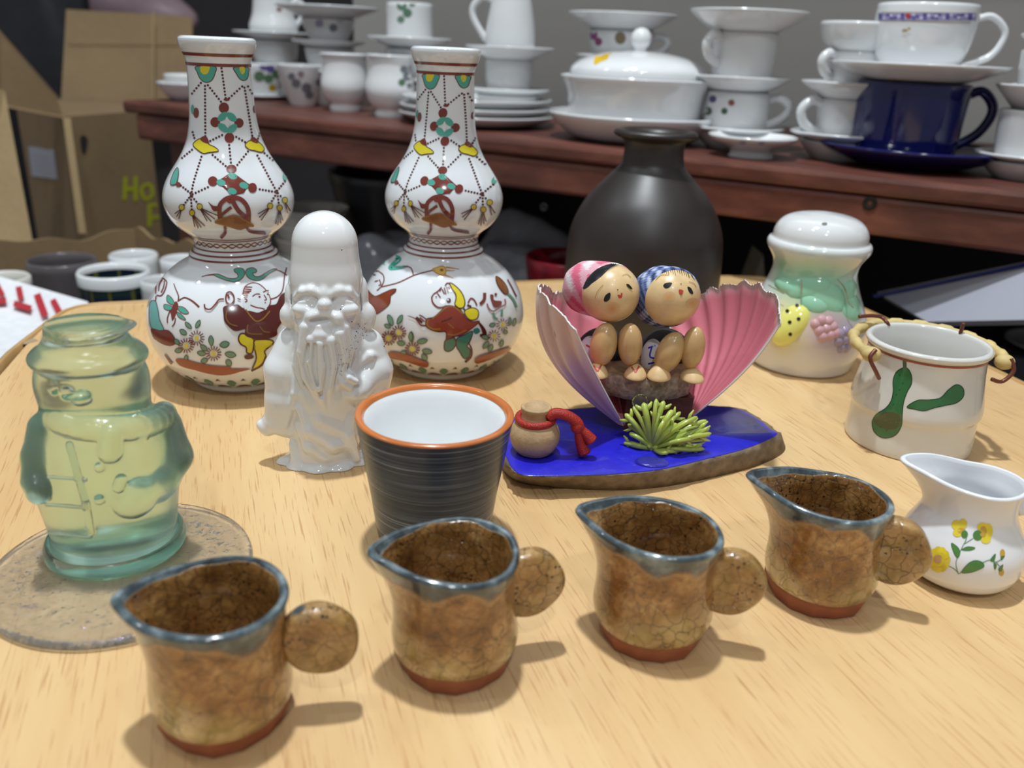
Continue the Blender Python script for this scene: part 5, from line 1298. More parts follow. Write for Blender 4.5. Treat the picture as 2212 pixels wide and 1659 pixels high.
# trunk and robe
fc([(708, 742, -8), (706, 820, -6), (704, 890, -4)], [84, 86, 76], 14)
fc([(704, 890, -4), (702, 960, 0)], [76, 72], 14)
fe(702, 1000, 4, 100, 34, 80, 16)
for x, y, t, r in ((622, 1004, 18, 16), (648, 1016, 44, 18), (690, 1022, 62, 20), (735, 1020, 62, 18), (775, 1012, 44, 18), (790, 1000, 15, 18)): fe(x, y - 3, t, r * 1.6, r * 1.05, r * 1.2, 7)
# head
fc([(702, 526, 0), (704, 600, 2), (704, 655, 4)], [64, 70, 74], 8)
fc([(636, 642, 48), (652, 630, 62), (672, 628, 70), (692, 636, 74)], [4, 6, 7, 5], 9); fc([(712, 636, 74), (732, 628, 70), (752, 630, 62), (770, 643, 46)], [5, 7, 6, 4], 9)
for x, s_ in ((666, 1), (741, -1)):
    fe(x, 649, 64, 21, 8, 11, 4); fc([(x - 24, 648, 64 - 6 * s_), (x - 8, 641, 78), (x + 8, 641, 78), (x + 24, 648, 64 + 6 * s_)], 4, 4, 'sub'); fc([(x - 18, 656, 74), (x, 653, 80), (x + 18, 656, 74)], 1.6, 2, 'sub')
    fe(x - 3 * s_, 667, 62, 28, 15, 20, 6)
fe(700, 640, 70, 10, 20, 12, 8); fe(701, 657, 78, 14, 12, 14, 6); fe(688, 662, 72, 9, 7, 9, 5); fe(714, 662, 72, 9, 7, 9, 5)
# long ears
fe(630, 658, 8, 12, 42, 18, 8, rot=-.1); fe(625, 682, 16, 19, 25, 18, 7)
fe(780, 650, 6, 14, 48, 18, 8, rot=.1); fe(790, 684, 14, 21, 30, 18, 7); fe(634, 655, 26, 5, 22, 8, 4, 'sub'); fe(776, 655, 24, 5, 24, 8, 4, 'sub')
# moustache, mouth, beard
fc([(690, 690, 40), (694, 780, 44), (706, 860, 42), (712, 895, 40)], [50, 46, 30, 10], 10)
fc([(694, 676, 78), (672, 684, 78), (655, 706, 72), (646, 742, 66), (652, 780, 60)], [9, 12, 10, 8, 4], 5); fc([(708, 677, 78), (728, 686, 78), (745, 708, 72), (754, 745, 64), (748, 785, 58)], [9, 12, 10, 8, 4], 5)
fe(692, 694, 90, 22, 7, 16, 5, 'sub'); fe(692, 704, 80, 17, 6, 10, 5); fe(692, 722, 80, 24, 15, 18, 7)
for P, r in (([(660, 706, 76), (652, 760, 76), (662, 815, 78), (684, 862, 72)], [10, 9, 8, 3]), ([(672, 732, 82), (666, 780, 82), (678, 830, 82), (702, 885, 70)], [10, 9, 8, 3]), ([(690, 742, 86), (696, 790, 86), (690, 838, 84), (708, 900, 66)], [10, 10, 8, 3]), ([(712, 735, 84), (722, 785, 82), (712, 835, 80), (714, 892, 66)], [10, 9, 8, 3]),
             ([(732, 720, 80), (744, 770, 76), (734, 818, 76), (716, 866, 68)], [10, 9, 8, 3]), ([(746, 706, 72), (756, 755, 68), (752, 800, 64)], [9, 8, 3]), ([(648, 735, 64), (640, 790, 60), (652, 835, 66)], [8, 8, 3])): fc([(x_, y_, t_ + 4) for x_, y_, t_ in P], np.array(r) * 1.12, 2.2)
for P in ([(668, 740, 90), (660, 790, 90), (674, 840, 90)], [(702, 750, 96), (708, 800, 94), (702, 845, 92)], [(728, 745, 92), (734, 790, 88), (726, 830, 86)], [(682, 745, 94), (680, 800, 94), (694, 856, 88)]): fc(P, 4.6, 2.5, 'sub')
# viewer's left sleeve
fc([(636, 742, 2), (614, 800, 10), (614, 860, 16), (604, 905, 14)], [36, 40, 38, 32], 10); fc([(604, 905, 14), (578, 920, 12), (562, 916, 12)], [28, 20, 7], 8); fe(622, 922, 16, 26, 22, 26, 10)
fc([(640, 770, 46), (636, 850, 56), (618, 920, 44)], [5, 6, 4], 6)
# viewer's right arm, fist and sleeve
fc([(788, 748, 0), (806, 800, 6), (800, 850, 8), (798, 920, 4)], [40, 40, 38, 28], 10); fc([(806, 800, 20), (776, 836, 48), (752, 826, 62)], [32, 26, 18], 8)
fe(748, 818, 74, 22, 20, 17, 6, rot=.4); fc([(730, 806, 78), (742, 826, 86), (756, 836, 84)], 7, 3); fc([(738, 798, 78), (752, 816, 88), (768, 824, 84)], 7, 3); fe(764, 848, 70, 22, 18, 16, 7); fc([(770, 790, 44), (800, 768, 40), (822, 770, 20)], [6, 8, 4], 7)
# folds
for P, r in (([(648, 880, 62), (668, 930, 70), (720, 962, 74), (760, 960, 62)], [8, 11, 11, 6]), ([(660, 850, 66), (690, 905, 72), (740, 930, 70)], [7, 10, 6]), ([(645, 920, 58), (668, 965, 68), (700, 990, 72)], [7, 10, 6]), ([(760, 880, 60), (752, 940, 66), (770, 990, 62)], [6, 10, 8]), ([(632, 960, 40), (640, 1000, 50)], [8, 10])): fc([(x_, y_, t_ - 5) for x_, y_, t_ in P], r, 12)
S.cut_below(0.0)
fgeo = S.mesh()
old = thing('old_man_figurine', (Gf[0], Gf[1], 0), 'glossy white porcelain figurine of a long bearded old man with tall bald head', 'figurine')
fo = mk('body', fgeo, M('china_white', (.82, .83, .84), .09, .015, 30, coat=.6), old)
q = Paint(fgeo, .00008); rs = np.random.default_rng(11)
for i in range(110):
    t = rs.random(); x = 788 - 60 * t + rs.normal(0, 9); y = 700 + 110 * t + rs.normal(0, 8)
    q.dot((x, y), .35 + .7 * rs.random() ** 2, srgb(110, 106, 96) if rs.random() < .8 else srgb(150, 130, 96), lift=False)
for c in ((738, 540), (770, 716), (830, 748), (760, 695), (736, 668)): q.dot(c, 1.3, srgb(60, 56, 50), lift=False)
q.build('dust_specks', M_flat, old)['kind'] = 'stuff'
# ------------------------------------------------------------------ green glass snowman on a disc
def glass(name, col, rough, bmp_=0.0, bs=300, film=0, dens=0, tr=1.0):
    mt, nt, b = new_mat(name)
    vec = coords(nt); n = noise(nt, vec, 40, 3); col = np.asarray(col)
    nt.links.new(ramp(nt, n, [(.3, col * .97), (.7, np.minimum(col * 1.02, 1))]), b.inputs['Base Color'])
    b.inputs['Roughness'].default_value = rough; b.inputs['Transmission Weight'].default_value = tr; b.inputs['IOR'].default_value = 1.42
    if film:
        b.inputs['Thin Film Thickness'].default_value = film; b.inputs['Thin Film IOR'].default_value = 1.5
    if bmp_: bump(nt, b, noise(nt, vec, bs, 3), bmp_, .001)
    if dens:
        va = nt.nodes.new('ShaderNodeVolumeAbsorption'); va.inputs['Color'].default_value = (.46, .86, .68, 1); va.inputs['Density'].default_value = dens
        nt.links.new(va.outputs[0], nt.nodes['Material Output'].inputs['Volume'])
    return mt
Gd = at(268, 1234); kd = mpp(Gd); rd = 267 * kd
sn = thing('glass_snowman', (Gd[0], Gd[1], 0), 'pale green frosted glass snowman with a hat on a round glass base', 'ornament')
dprof = catmull([(0, .0004), (rd * .86, .0004), (rd * .96, .0000), (rd, .0018), (rd * .985, .0038), (rd * .94, .0036), (rd * .86, .0026), (rd * .6, .0030), (rd * .3, .0032), (0, .0032)], 6); dprof[0][0] = 0; dprof[-1][0] = 0
dl = [(0, .0004), (rd * .86, .0004), (rd * .96, 0), (rd * .99, .0008), (rd, .0018), (rd * .99, .0032), (rd * .97, .0038), (rd * .945, .0036)] + [(rd * f_, .0028) for f_ in np.linspace(.92, .04, 46)] + [(0, .0028)]
dv, df = lathe(dl, 150, Gd); rr0 = np.hypot(dv[:, 0] - Gd[0], dv[:, 1] - Gd[1]) / rd; rs = np.random.default_rng(9)
msk = (dv[:, 2] > .0026) & (rr0 < .93); ring_ = np.exp(-((rr0 - .74) / .13) ** 2)
dv[msk, 2] += (.0004 * rs.normal(0, 1, msk.sum()) + .0003 * np.sin(dv[msk, 0] * 2100) * np.sin(dv[msk, 1] * 1900)) * (.12 + ring_[msk])
mk('disc_base', (dv, df), glass('rippled_clear_glass', (.97, .985, .97), .14, .7, 230, 380, 0, .95), sn)
Gn = at(254, 1178, .003); kn = mpp(Gn, .003)
ndir = np.array([CAM[0] - Gn[0], CAM[1] - Gn[1], 0]); ndir /= np.linalg.norm(ndir)
nx_ = np.array([-ndir[1], ndir[0], 0]); nx_ = nx_ if nx_[0] > 0 else -nx_
RN = np.stack([nx_, -ndir, (0, 0, 1.)], 1); np_ = plane_pt(Gn, kn, ndir)
S = Sdf((Gn[0] - .036, Gn[1] - .036, .0005), (Gn[0] + .036, Gn[1] + .036, .112), .00062)
pr = [(hw * mpp(Gn, zat(Gn, y)), zat(Gn, y)) for y, hw in ((1178, 137), (1165, 138), (1150, 131), (1140, 128), (1100, 136), (1040, 147), (990, 150), (940, 144), (905, 128), (885, 114), (872, 106))]
pr[0] = (pr[0][0], .003); S.lath(catmull(pr, 6), .002, c=Gn, sy=.86)
hpf = [(hw * mpp(Gn, zat(Gn, y)), zat(Gn, y)) for y, hw in ((900, 96), (880, 108), (850, 114), (820, 117), (795, 113), (780, 106), (770, 102))]
S.lath(catmull(hpf, 5), .002, c=Gn, sy=.9)
hat = [(hw * mpp(Gn, zat(Gn, y)), zat(Gn, y)) for y, hw in ((786, 100), (780, 114), (771, 121), (762, 121), (752, 112), (742, 98), (728, 88), (714, 83), (700, 82), (696, 79))]
S.lath(catmull(hat, 5), .0012, c=Gn, sy=.9)
def ne(x, y, t, rx, ry, rt, k=6, op='add', rot=0.0): S.ell(np_(x, y, t), np.array([rx, rt, ry]) * kn, k * kn, op, RN @ roty(rot))
def nc(P, r, k=6, op='add'): S.path([np_(*w_) for w_ in P], (np.array(r) if not np.isscalar(r) else np.full(len(P), r)) * kn, k * kn, op)
ne(212, 712, 30, 70, 6, 60, 8, rot=-.08)
nc([(100, 925, 20), (84, 985, 40), (76, 1040, 60)], [34, 30, 26], 10); ne(82, 1056, 72, 24, 32, 26, 6)
nc([(350, 920, 20), (372, 985, 50), (345, 1040, 90), (300, 1062, 120)], [40, 40, 36, 30], 10); ne(288, 1072, 118, 46, 46, 34, 6); nc([(256, 1052, 140), (262, 1036, 140)], 12, 5)
# scarf wrapped under the chin and its end
for th in np.linspace(-1.35, 1.35, 15):
    a0_, a1_ = th, th + .19
    f_ = lambda a: np_(236 + 118 * math.sin(a), 900 + 34 * math.cos(a) - 8, 122 * math.cos(a) * .86)
    S.cap(f_(a0_), f_(a1_), 26 * kn, 26 * kn, 4 * kn)
S.cap(np_(240, 935, 122), np_(238, 975, 122), 22 * kn, 24 * kn, 4 * kn); ne(298, 930, 98, 20, 38, 12, 4)
# jacket front edge, pocket and broom lines
nc([(150, 960, 118), (186, 1090, 128), (196, 1150, 116)], 7, 6); nc([(105, 1030, 96), (186, 1036, 128)], 4, 4); nc([(100, 1090, 92), (190, 1096, 128)], 4, 4); nc([(105, 1150, 88), (196, 1160, 116)], 4, 4)
for y in (1010, 1080): ne(215, y, 128, 10, 10, 10, 4)
ne(140, 850, 86, 16, 12, 12, 5, 'sub'); ne(110, 835, 70, 12, 16, 12, 5, 'sub'); ne(175, 862, 104, 18, 14, 16, 6)
S.cut_below(.0032)
mk('snowman', S.mesh(), glass('pale_green_glass', (.88, .975, .93), .22, .10, 120, 0, 12, .95), sn)
mk('foot_ring', lathe(catmull([(130 * kn, .0034), (139.5 * kn, .0042), (140 * kn, .0075), (133 * kn, .0100), (124 * kn, .0080), (124 * kn, .0034)], 5), 96, Gn), glass('aqua_glass', (.72, .95, .91), .12, .1, 120), sn)
# ------------------------------------------------------------------ doll ornament in a shell on a blue topped stone
ZP = .0125
O = at(1392, 945, ZP)
orn = thing('doll_ornament', (O[0], O[1], 0), 'souvenir ornament of two seated wooden dolls in a pink shell on a blue stone base', 'ornament')
def yp(x, y, yo):
    d = ray(x, y); return CAM + d * ((O[1] + yo - CAM[1]) / d[1])
kp_ = mpp(O, ZP)
# stone slab
tp = [(1092, 912), (1130, 893), (1215, 884), (1330, 876), (1450, 872), (1540, 876), (1600, 882), (1645, 906), (1668, 925), (1682, 938), (1620, 966), (1530, 990), (1430, 1013), (1350, 1022), (1270, 1026), (1180, 1028), (1128, 1026), (1102, 1010), (1084, 972), (1080, 945)]
bt_ = [(1088, 930), (1130, 905), (1215, 895), (1330, 888), (1450, 884), (1545, 888), (1620, 898), (1668, 925), (1688, 945), (1694, 975), (1640, 1004), (1545, 1030), (1440, 1050), (1350, 1058), (1265, 1057), (1170, 1050), (1120, 1040), (1092, 1022), (1074, 990), (1072, 955)]
T3 = np.array([at(x, y, ZP) for x, y in tp]); B3 = np.array([at(x, y + 1, .0) for x, y in bt_])
def resamp(P, n=120): return catmull(P, 6, closed=True)
T3 = resamp(T3); B3 = resamp(B3); n = len(T3); rs = np.random.default_rng(3)
cen = T3.mean(0)
rings = [B3 * 1.0]
for f_, z, bl in ((.35, .0045, .008), (.7, .009, .006), (.95, ZP - .0006, 0)):
    Rg = B3 * (1 - f_) + T3 * f_; Rg[:, 2] = z
    d = Rg - cen; d[:, 2] = 0; Rg = Rg + d / np.linalg.norm(d, axis=1)[:, None] * (rs.normal(0, .0005, (n, 1)))
    rings.append(Rg)
V = np.vstack(rings + [[(cen[0], cen[1], ZP - .0006), (cen[0], cen[1], 0)]]); Fc = []
for i in range(3):
    for j in range(n):
        k = (j + 1) % n; Fc.append([i * n + j, i * n + k, (i + 1) * n + k, (i + 1) * n + j])
Fc += [[3 * n + j, 3 * n + (j + 1) % n, 4 * n] for j in range(n)] + [[(j + 1) % n, j, 4 * n + 1] for j in range(n)]
M_stone = M('grey_brown_stone', srgb(124, 108, 88), .75, .35, 160, bmp=.8, bs=260)
st = mk('stone_base', (V, Fc), M_stone, orn)
ti = cen + (T3 - cen) * .985; ti[:, 2] = ZP - .0004; to = cen + (T3 - cen) * .972; to[:, 2] = ZP
V = np.vstack([ti, to, [(cen[0], cen[1], ZP)]]); Fc = [[j, (j + 1) % n, n + (j + 1) % n, n + j] for j in range(n)] + [[n + j, n + (j + 1) % n, 2 * n] for j in range(n)]
mk('blue_top', (V, Fc), M('ultramarine_paint', srgb(36, 34, 190), .28, .12, 220, coat=.3, bmp=.15, bs=500), st)
# log slice and its block
zs0, zs1 = zat(O, 872), zat(O, 820)
C = np.array([O[0] - .002, O[1] + .030, 0]); rl_ = 124 * kp_
def bark(r, z, a): return r * (1 + .02 * math.sin(7 * a) + .012 * math.sin(19 * a + 1) + .008 * math.sin(41 * a))
M_bark = M('grey_bark', srgb(150, 132, 118), .9, .4, 420, bmp=.9, bs=300)
lg_ = mk('log_slice', lathe([(0, zs0), (rl_ * .9, zs0), (rl_ * .97, zs0 + .001), (rl_ * 1.0, (zs0 + zs1) / 2), (rl_ * 1.0, zs1 - .001), (rl_ * .985, zs1)], 120, C, mod=bark), M_bark, orn)
mk('cut_face', lathe([(rl_ * .99, zs1 - .0004), (rl_ * .93, zs1 + .0003), (0, zs1 + .0003)], 120, C, mod=bark), M('cut_wood', srgb(150, 118, 82), .7, .2, 120), lg_)
mk('support_block', box((C[0] + .008, C[1] - .004, (ZP + zs0) / 2), (.036, .034, zs0 - ZP), rotz(.1)), M('red_brown_block', srgb(86, 42, 34), .5, .1, 80), orn, smooth=False)
# shell valves
def valve(name, H, u, w, L, A, D, seed, sgn, cup=.38):
    rs = np.random.default_rng(seed)
    u = np.array(u, float); u /= np.linalg.norm(u); w = np.array(w, float); w -= u * (w @ u); w /= np.linalg.norm(w)
    nn = np.cross(u, w); nn = nn if nn[0] * sgn > 0 else -nn                       # towards the inside
    nr, na = 26, 150; P = np.zeros((nr, na, 3)); jag = np.interp(np.linspace(0, 1, na), np.linspace(0, 1, 26), rs.uniform(-.022, .022, 26)) + rs.normal(0, .004, na)
    for i, t in enumerate(np.linspace(.04, 1, nr)):
        for j, ph in enumerate(np.linspace(-A, A, na)):
            e = 1 + (jag[j] + .014 * abs(math.sin(ph * 17))) * t ** 6
            rad = L * t * e * (1 - .10 * (ph / A) ** 4)
            bul = D * math.sin(math.pi * min(1, t) * .72) * (1 - cup * (ph / A) ** 2)
            rib = .0011 * t * math.cos(ph * 34) * (1 if t < .97 else .6)
            P[i, j] = np.array(H) + rad * (math.cos(ph) * u + math.sin(ph) * w) - nn * (bul + rib)
    du = np.gradient(P, axis=0); dv = np.gradient(P, axis=1); N_ = np.cross(du, dv); N_ /= np.linalg.norm(N_, axis=2)[..., None] + 1e-12
    if (N_.mean((0, 1)) @ nn) < 0: N_ = -N_
    inn_, out_ = P + N_ * .0004, P - N_ * .0005
    V = np.vstack([inn_.reshape(-1, 3), out_.reshape(-1, 3)]); Fc = []; q = nr * na
    for i in range(nr - 1):
        for j in range(na - 1):
            a, b_, c_, d_ = i * na + j, i * na + j + 1, (i + 1) * na + j + 1, (i + 1) * na + j
            Fc += [[a, b_, c_, d_], [q + d_, q + c_, q + b_, q + a]]
    bd = [j for j in range(na)] + [i * na + na - 1 for i in range(1, nr)] + [(nr - 1) * na + j for j in range(na - 2, -1, -1)] + [i * na for i in range(nr - 2, 0, -1)]
    for a, b_ in zip(bd, bd[1:] + bd[:1]): Fc.append([a, b_, q + b_, q + a])
    T = np.repeat(np.linspace(.04, 1, nr), na); J = np.tile(np.linspace(-1, 1, na), nr)
    ed = np.clip((np.maximum(T, np.abs(J)) - .955) / .04, 0, 1)[:, None]
    rb = (.5 + .5 * np.cos(J * A * 34))[:, None]
    ci = srgb(214, 118, 132) * (1 - .12 * rb) * (1 - ed) + np.array([.8, .78, .76]) * ed
    co = (srgb(226, 196, 194) * rb + srgb(206, 166, 164) * (1 - rb)) * (1 - ed * .5) + np.array([.8, .78, .76]) * ed * .5
    fl = rs.random(len(co)) < .004; co[fl] = srgb(120, 70, 60)
    return mk(name, (V, Fc), M('scallop_shell', (1, 1, 1), .35, .04, 300, attr=True), orn, cols=np.vstack([ci, co]))
HL = yp(1352, 926, .004); HR = yp(1488, 906, .010)
valve('shell_valve', HL, (-.30, .36, .88), (.24, .94, -.2), .084, math.radians(44), .030, 1, 1, .95)
valve('shell_valve', HR, (.16, .40, .90), (.38, -.92, .02), .077, math.radians(40), .018, 4, -1, .45)
# dolls
M_skin = M('pale_turned_wood', srgb(222, 190, 140), .34, .08, 160, coat=.25)
M_legw = M('varnished_wood', srgb(200, 164, 112), .28, .08, 140, coat=.4)
M_sand = M('bare_light_wood', srgb(222, 188, 138), .5, .08, 200)
M_blk = M('black_kimono', (.012, .012, .013), .7, .3, 200, bmp=.5, bs=500)
M_gh = M('gingham_cloth', (1, 1, 1), .85, .04, 600, attr=True, bmp=.4, bs=1500)
def gingham(v, R, c, ca, cb, cc, f):
    l = (v - c) @ R; a = np.floor(l[:, 0] * f) % 2; b_ = np.floor((l[:, 1] + l[:, 2]) * f) % 2
    out = np.where((a + b_)[:, None] == 0, ca, np.where((a + b_)[:, None] == 1, cb, cc)); return out
def doll(name, label, hc, hr, yo, face, scarf, legs, feet, bodyc, gh, paint_face, sleeve, opn=76):
    root = mk(name, ellipsoid(yp(*bodyc[:2], yo + .022), np.array([.0155, .0125, .0165])), M_blk, orn)
    if label: root['label'] = label
    c = yp(hc[0], hc[1], yo); g = ellipsoid(c, (hr, hr, hr * .985), n=72, m_=48)
    hd = mk('head', g, M_skin, root)
    f = np.array(face, float); f /= np.linalg.norm(f); t = np.cross((0, 0, 1.), f); t /= np.linalg.norm(t); w = np.cross(f, t); R = np.stack([t, w, f], 1)
    sc_, sh, back = scarf
    V_ = []; F_ = []; a0_ = math.radians(opn); na_, nb_ = 40, 110
    for i, a in enumerate(np.linspace(a0_ - .04, math.radians(178), na_)):
        w_ = min(1, max(0, (a - a0_) / .55)); w_ = w_ * w_ * (3 - 2 * w_); rr = hr * (1.015 + (sc_ - 1.015) * w_)
        if i == 0: rr = hr * .99
        for j in range(nb_):
            b__ = 2 * math.pi * j / nb_; r2 = rr * (1 + w_ * (.02 * math.sin(3 * b__ + 1) + .012 * math.sin(8 * b__)))
            l = np.array([r2 * math.sin(a) * math.cos(b__), r2 * math.sin(a) * math.sin(b__), r2 * math.cos(a) * (back if a > 1.57 else 1)])
            V_.append(c + R @ l + np.array(sh) * hr * w_)
        if i: F_ += [[(i - 1) * nb_ + j, (i - 1) * nb_ + (j + 1) % nb_, i * nb_ + (j + 1) % nb_, i * nb_ + j] for j in range(nb_)]
    F_.append([(na_ - 1) * nb_ + j for j in range(nb_)])
    gs = (np.array(V_), F_)
    mk('headscarf', gs, M_gh, root, cols=gingham(gs[0], R, c, *gh))
    for (x, y, rx, ry, ro) in legs:
        p_ = yp(x, y, yo - .010); gl = ellipsoid(p_, (rx * kp_, rx * kp_, ry * kp_), roty(ro), 28, 18)
        mk('leg', gl, M_legw, root)
    for (x, y, wd, ht, ro, v) in feet:
        p_ = yp(x, y, yo - .012); gf = ellipsoid((0, 0, 0), (wd * kp_, wd * kp_ * 1.25, ht * kp_ * 2.3), n=28, m_=18)
        vv = gf[0].copy(); vv[:, 2] = np.maximum(vv[:, 2], -.0004); zt_ = vv[:, 2].max()
        s_ = 1 - .25 * np.clip(vv[:, 2:3] / zt_, 0, 1); vv[:, :2] *= s_
        vv = vv @ rotz(ro).T; p_[2] = zs1 + .0012
        fo_ = mk('sandal', (vv + p_, gf[1]), M_sand, root)
        if v:
            q = Paint((vv + p_, gf[1]), .0001); pr_ = [(x - 9, y - 10), (x, y + 3), (x + 8, y - 12)]
            q.stroke([pr_[0], pr_[1]], 3.6, srgb(196, 84, 70)); q.stroke([pr_[1], pr_[2]], 3.6, srgb(196, 84, 70)); q.build('red_thong', M_flat, fo_)
    q = Paint(g, .00006); paint_face(q); q.build('painted_face', M_flat, hd)['kind'] = 'stuff'
    for P, col, marks in sleeve:
        cc_ = yp(*P[:2], yo + .006); gsl = ellipsoid(cc_, np.array([P[2] * kp_, .006, P[3] * kp_]), n=28, m_=18)
        so = mk('sleeve', gsl, M('white_sleeve', col, .7, .06, 300), root)
        q = Paint(gsl, .0001)
        for m1, w1, c1 in marks: q.stroke(m1, w1, c1)
        if q.F: q.build('sleeve_mark', M_flat, so)
    return root
ZD = zoom(1180, 550, 5.925); INK, RDM = srgb(26, 26, 30), srgb(196, 70, 52)
def blush(q, x, y, r, col, base):
    for i in range(7):
        t = 1 - i / 7; q.dot(ZD([(x, y)])[0], r * t / 5.925, base * (1 - .12 * (i + 1) * .9) + col * (.12 * (i + 1) * .9), r * .75 * t / 5.925, -.2)
SK = srgb(222, 190, 140)
def face_girl(q):
    blush(q, 845, 690, 110, srgb(206, 134, 62), SK)
    q.fill(ZD([(462, 385), (470, 330), (520, 250), (600, 170), (700, 120), (800, 110), (885, 128), (815, 172), (760, 226), (705, 280), (640, 330), (580, 372), (535, 415), (480, 440)]), INK)
    for i in range(30):
        t = i / 29; x = 480 + 400 * t; y = 385 - 255 * t ** .8
        q.stroke(ZD([(x - 10, y - 30), (x + 18 + 30 * t, y + 30 - 22 * t)]), [2.2, .5], INK)
    q.fill(ZD([(738, 585), (760, 520), (818, 488), (815, 560), (775, 598)]), INK); q.fill(ZD([(1018, 385), (1055, 385), (1098, 440), (1065, 435)]), INK)
    q.stroke(ZD([(630, 560), (660, 470), (730, 390)]), .9, srgb(150, 116, 76)); q.stroke(ZD([(970, 270), (1030, 255), (1075, 295)]), .9, srgb(160, 126, 84))
    q.dot(ZD([(912, 452)])[0], 1.6, INK, 1.0); q.stroke(ZD([(918, 515), (935, 545), (958, 535), (962, 490)]), 3.2, RDM); q.fill(ZD([(925, 520), (962, 520), (950, 550), (930, 545)]), RDM)
def face_boy(q):
    blush(q, 1570, 540, 90, srgb(222, 158, 92), SK); blush(q, 1870, 620, 90, srgb(216, 150, 88), SK)
    q.fill(ZD([(1498, 400), (1530, 365), (1608, 362), (1580, 415), (1530, 432)]), INK); q.fill(ZD([(1806, 412), (1850, 430), (1878, 490), (1860, 505), (1825, 475)]), INK)
    for i in range(15):
        x = 1490 + 28 * i; q.stroke(ZD([(x, 150 + .12 * abs(i - 5) * 18), (x + 26, 235 + 6 * (i % 3) * 3 + (i > 8) * 30)]), [1.8, .5], INK)
    for P in ([(1440, 180), (1410, 260)], [(1470, 170), (1440, 230)], [(1800, 220), (1830, 300)], [(1850, 260), (1895, 330)]): q.stroke(ZD(P), [1.4, .4], INK)
    q.stroke(ZD([(1405, 325), (1470, 268), (1570, 268)]), .9, srgb(150, 120, 80)); q.stroke(ZD([(1820, 350), (1880, 370), (1915, 415)]), .9, srgb(160, 126, 84))
    q.dot(ZD([(1722, 378)])[0], 1.3, INK, 1.0); q.stroke(ZD([(1700, 450), (1722, 505), (1745, 460)]), 3.4, RDM); q.fill(ZD([(1700, 455), (1745, 460), (1725, 520)]), RDM)
PK = (srgb(228, 220, 222), srgb(226, 168, 182), srgb(220, 104, 132), 175.); BLu = (srgb(190, 200, 222), srgb(104, 124, 176), srgb(40, 50, 98), 420.)
doll('girl_doll', 'doll in a pink gingham headscarf', (1318, 633), 63 * kp_ * .985, .014, (.36, -.93, -.05), (1.12, (-.48, .18, -.08), 1.2), [(1304, 744, 28, 47, .10), (1361, 744, 26, 46, -.07)], [(1291, 800, 23, 11, .1, True), (1373, 802, 24, 11, -.2, True)], (1300, 770), PK, face_girl, [((1272, 762, 22, 38), srgb(214, 206, 216), [([(1266, 745), (1278, 752)], 4, srgb(196, 60, 56))])], 97)
doll('boy_doll', 'doll in a blue gingham headscarf', (1447, 640), 64 * kp_ * .985, .014, (.22, -.97, .04), (1.07, (-.14, .10, -.10), 1.2), [(1446, 762, 28, 47, .30), (1497, 752, 25, 47, .05)], [(1424, 806, 25, 12, -.35, False), (1496, 806, 25, 10, .15, False)], (1434, 772), BLu, face_boy, [((1408, 772, 24, 42), srgb(226, 228, 232), [([(1400, 752), (1416, 746)], 3.5, srgb(40, 50, 190)), ([(1408, 750), (1404, 770), (1416, 774)], 3.5, srgb(40, 50, 190)), ([(1400, 786), (1418, 782)], 3.5, srgb(40, 50, 190))])])
# little stoneware jar with a red cord
Gj = at(1153, 976, ZP)
jp = [(hw * mpp(Gj, zat(Gj, y)), zat(Gj, y)) for y, hw in ((976, 30), (972, 38), (960, 48), (945, 53.5), (930, 53), (915, 46), (904, 36), (898, 31), (890, 31), (884, 33), (879, 33.5))]
jp[0] = (jp[0][0], ZP); js = catmull(jp, 5); jr, jz = js[-1]
jar = mk('stoneware_jar', lathe([(0, ZP)] + [tuple(x) for x in js] + [(jr * .93, jz + .0006), (jr * .74, jz + .0004), (jr * .70, jz - .0006), (0, jz - .0006)], 64, Gj), M('sandy_stoneware', srgb(184, 154, 116), .7, .14, 260, bmp=.35, bs=700), orn)
M_cord = M('red_silk_cord', srgb(166, 38, 26), .45, .25, 900, bmp=.8, bs=1400)
zc = zat(Gj, 903); rc = 34 * mpp(Gj, zc)
cd_ = mk('red_cord', tube([(Gj[0] + (rc + .0008) * math.cos(a), Gj[1] + (rc + .0008) * math.sin(a), zc + .0008 * math.sin(a + .5)) for a in np.linspace(0, 6.2832, 50)], .0019, 10, caps=False), M_cord, jar)
J = lambda x, y, yo=0.0: CAM + ray(x, y) * ((Gj[1] - .004 + yo - CAM[1]) / ray(x, y)[1])
mk('cord_end', tube(catmull([J(1184, 902), J(1200, 893), J(1225, 898), J(1246, 912), J(1252, 926)], 6), .0027, 10), M_cord, cd_)
mk('knot', ellipsoid(J(1247, 922), (.0034, .0032, .0036), n=16, m_=12), M_cord, cd_)
mk('tassel', tube(catmull([J(1248, 924), J(1252, 950), J(1262, 978)], 5), np.linspace(.0016, .0034, 11), 10), M_cord, cd_)
mk('tassel', tube(catmull([J(1250, 922), J(1264, 936), J(1277, 952)], 5), np.linspace(.0016, .0034, 11), 10), M_cord, cd_)
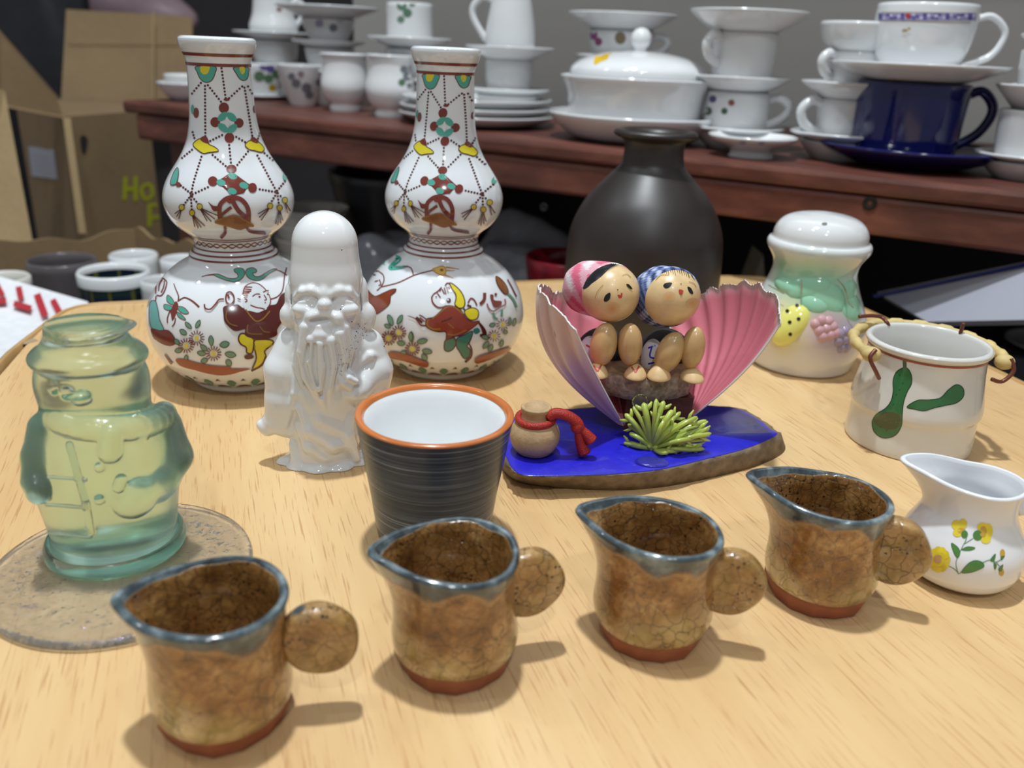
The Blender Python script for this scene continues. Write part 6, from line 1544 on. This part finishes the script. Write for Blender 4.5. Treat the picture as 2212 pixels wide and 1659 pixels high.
# green plastic sea plant
def frondmat():
    mt = M('green_plastic', srgb(172, 190, 88), .25, .18, 60, coat=.3, sss=.25, sssr=(.006, .008, .002)); return mt
M_fr = frondmat(); P0 = yp(1408, 966, -.010)
pl = mk('sea_plant', ellipsoid(P0, (.0065, .005, .0085), n=24, m_=16), M_fr, orn)
rs = np.random.default_rng(21)
dirs = [(-58, -72), (-40, -88), (-18, -96), (10, -104), (26, -100), (45, -80), (62, -76), (80, -58), (98, -66), (118, -58), (124, -40), (120, -18), (128, -30), (108, -2), (112, 14), (98, 22), (84, 34), (70, 44), (58, 40), (46, 52), (34, 44), (20, 42), (8, 44), (-4, 38), (-16, 36), (-50, 8), (-62, 0), (-48, -30), (-52, -50), (30, -62), (54, -50), (76, -36), (92, -20), (66, 10), (40, 10), (90, 6), (14, -74), (-20, -66), (104, -48), (50, 26)]
for i, (dx, dy) in enumerate(dirs):
    yo = -.012 + rs.uniform(-.006, .005)
    e = yp(1408 + dx, 966 + dy, yo); m1 = yp(1408 + dx * .55, 966 + dy * .62, yo - .004)
    e[2] = max(e[2], ZP + .0012); m1[2] = max(m1[2], ZP + .002)
    c_ = catmull([P0 + (0, -.002, 0), m1, e], 7)
    w_ = rs.uniform(.0009, .0014)
    g_ = tube(c_, np.concatenate([np.linspace(w_ * .9, w_ * 1.25, len(c_) - 2), [w_ * .95, w_ * .35]]), 8)
    if i % 2 == 0:                                     # forked tip
        tdir = (e - m1); side = np.cross(tdir, (0, 1., 0)); side /= np.linalg.norm(side) + 1e-9
        b0 = m1 * .45 + e * .55
        for sg in (-1, 1):
            t_ = b0 + tdir * .42 + side * sg * .0042
            g_ = join(g_, tube(np.array([b0, (b0 + t_) / 2 + side * sg * .0007, t_]), [w_ * .9, w_ * .85, w_ * .35], 7))
    mk('frond', g_, M_fr, pl)
mk('glue_bead', ellipsoid(yp(1383, 868, -.004), (.0042, .0035, .0040), n=24, m_=16), glass('clear_glue', (.98, .98, .98), .03), orn)
gp = at(1408, 1000, ZP); mk('glue_spot', ellipsoid(gp + (0, 0, .0003), (.0085, .0055, .0016), n=32, m_=12), glass('clear_glue_film', (.98, .98, .98), .08, .3, 500), orn)
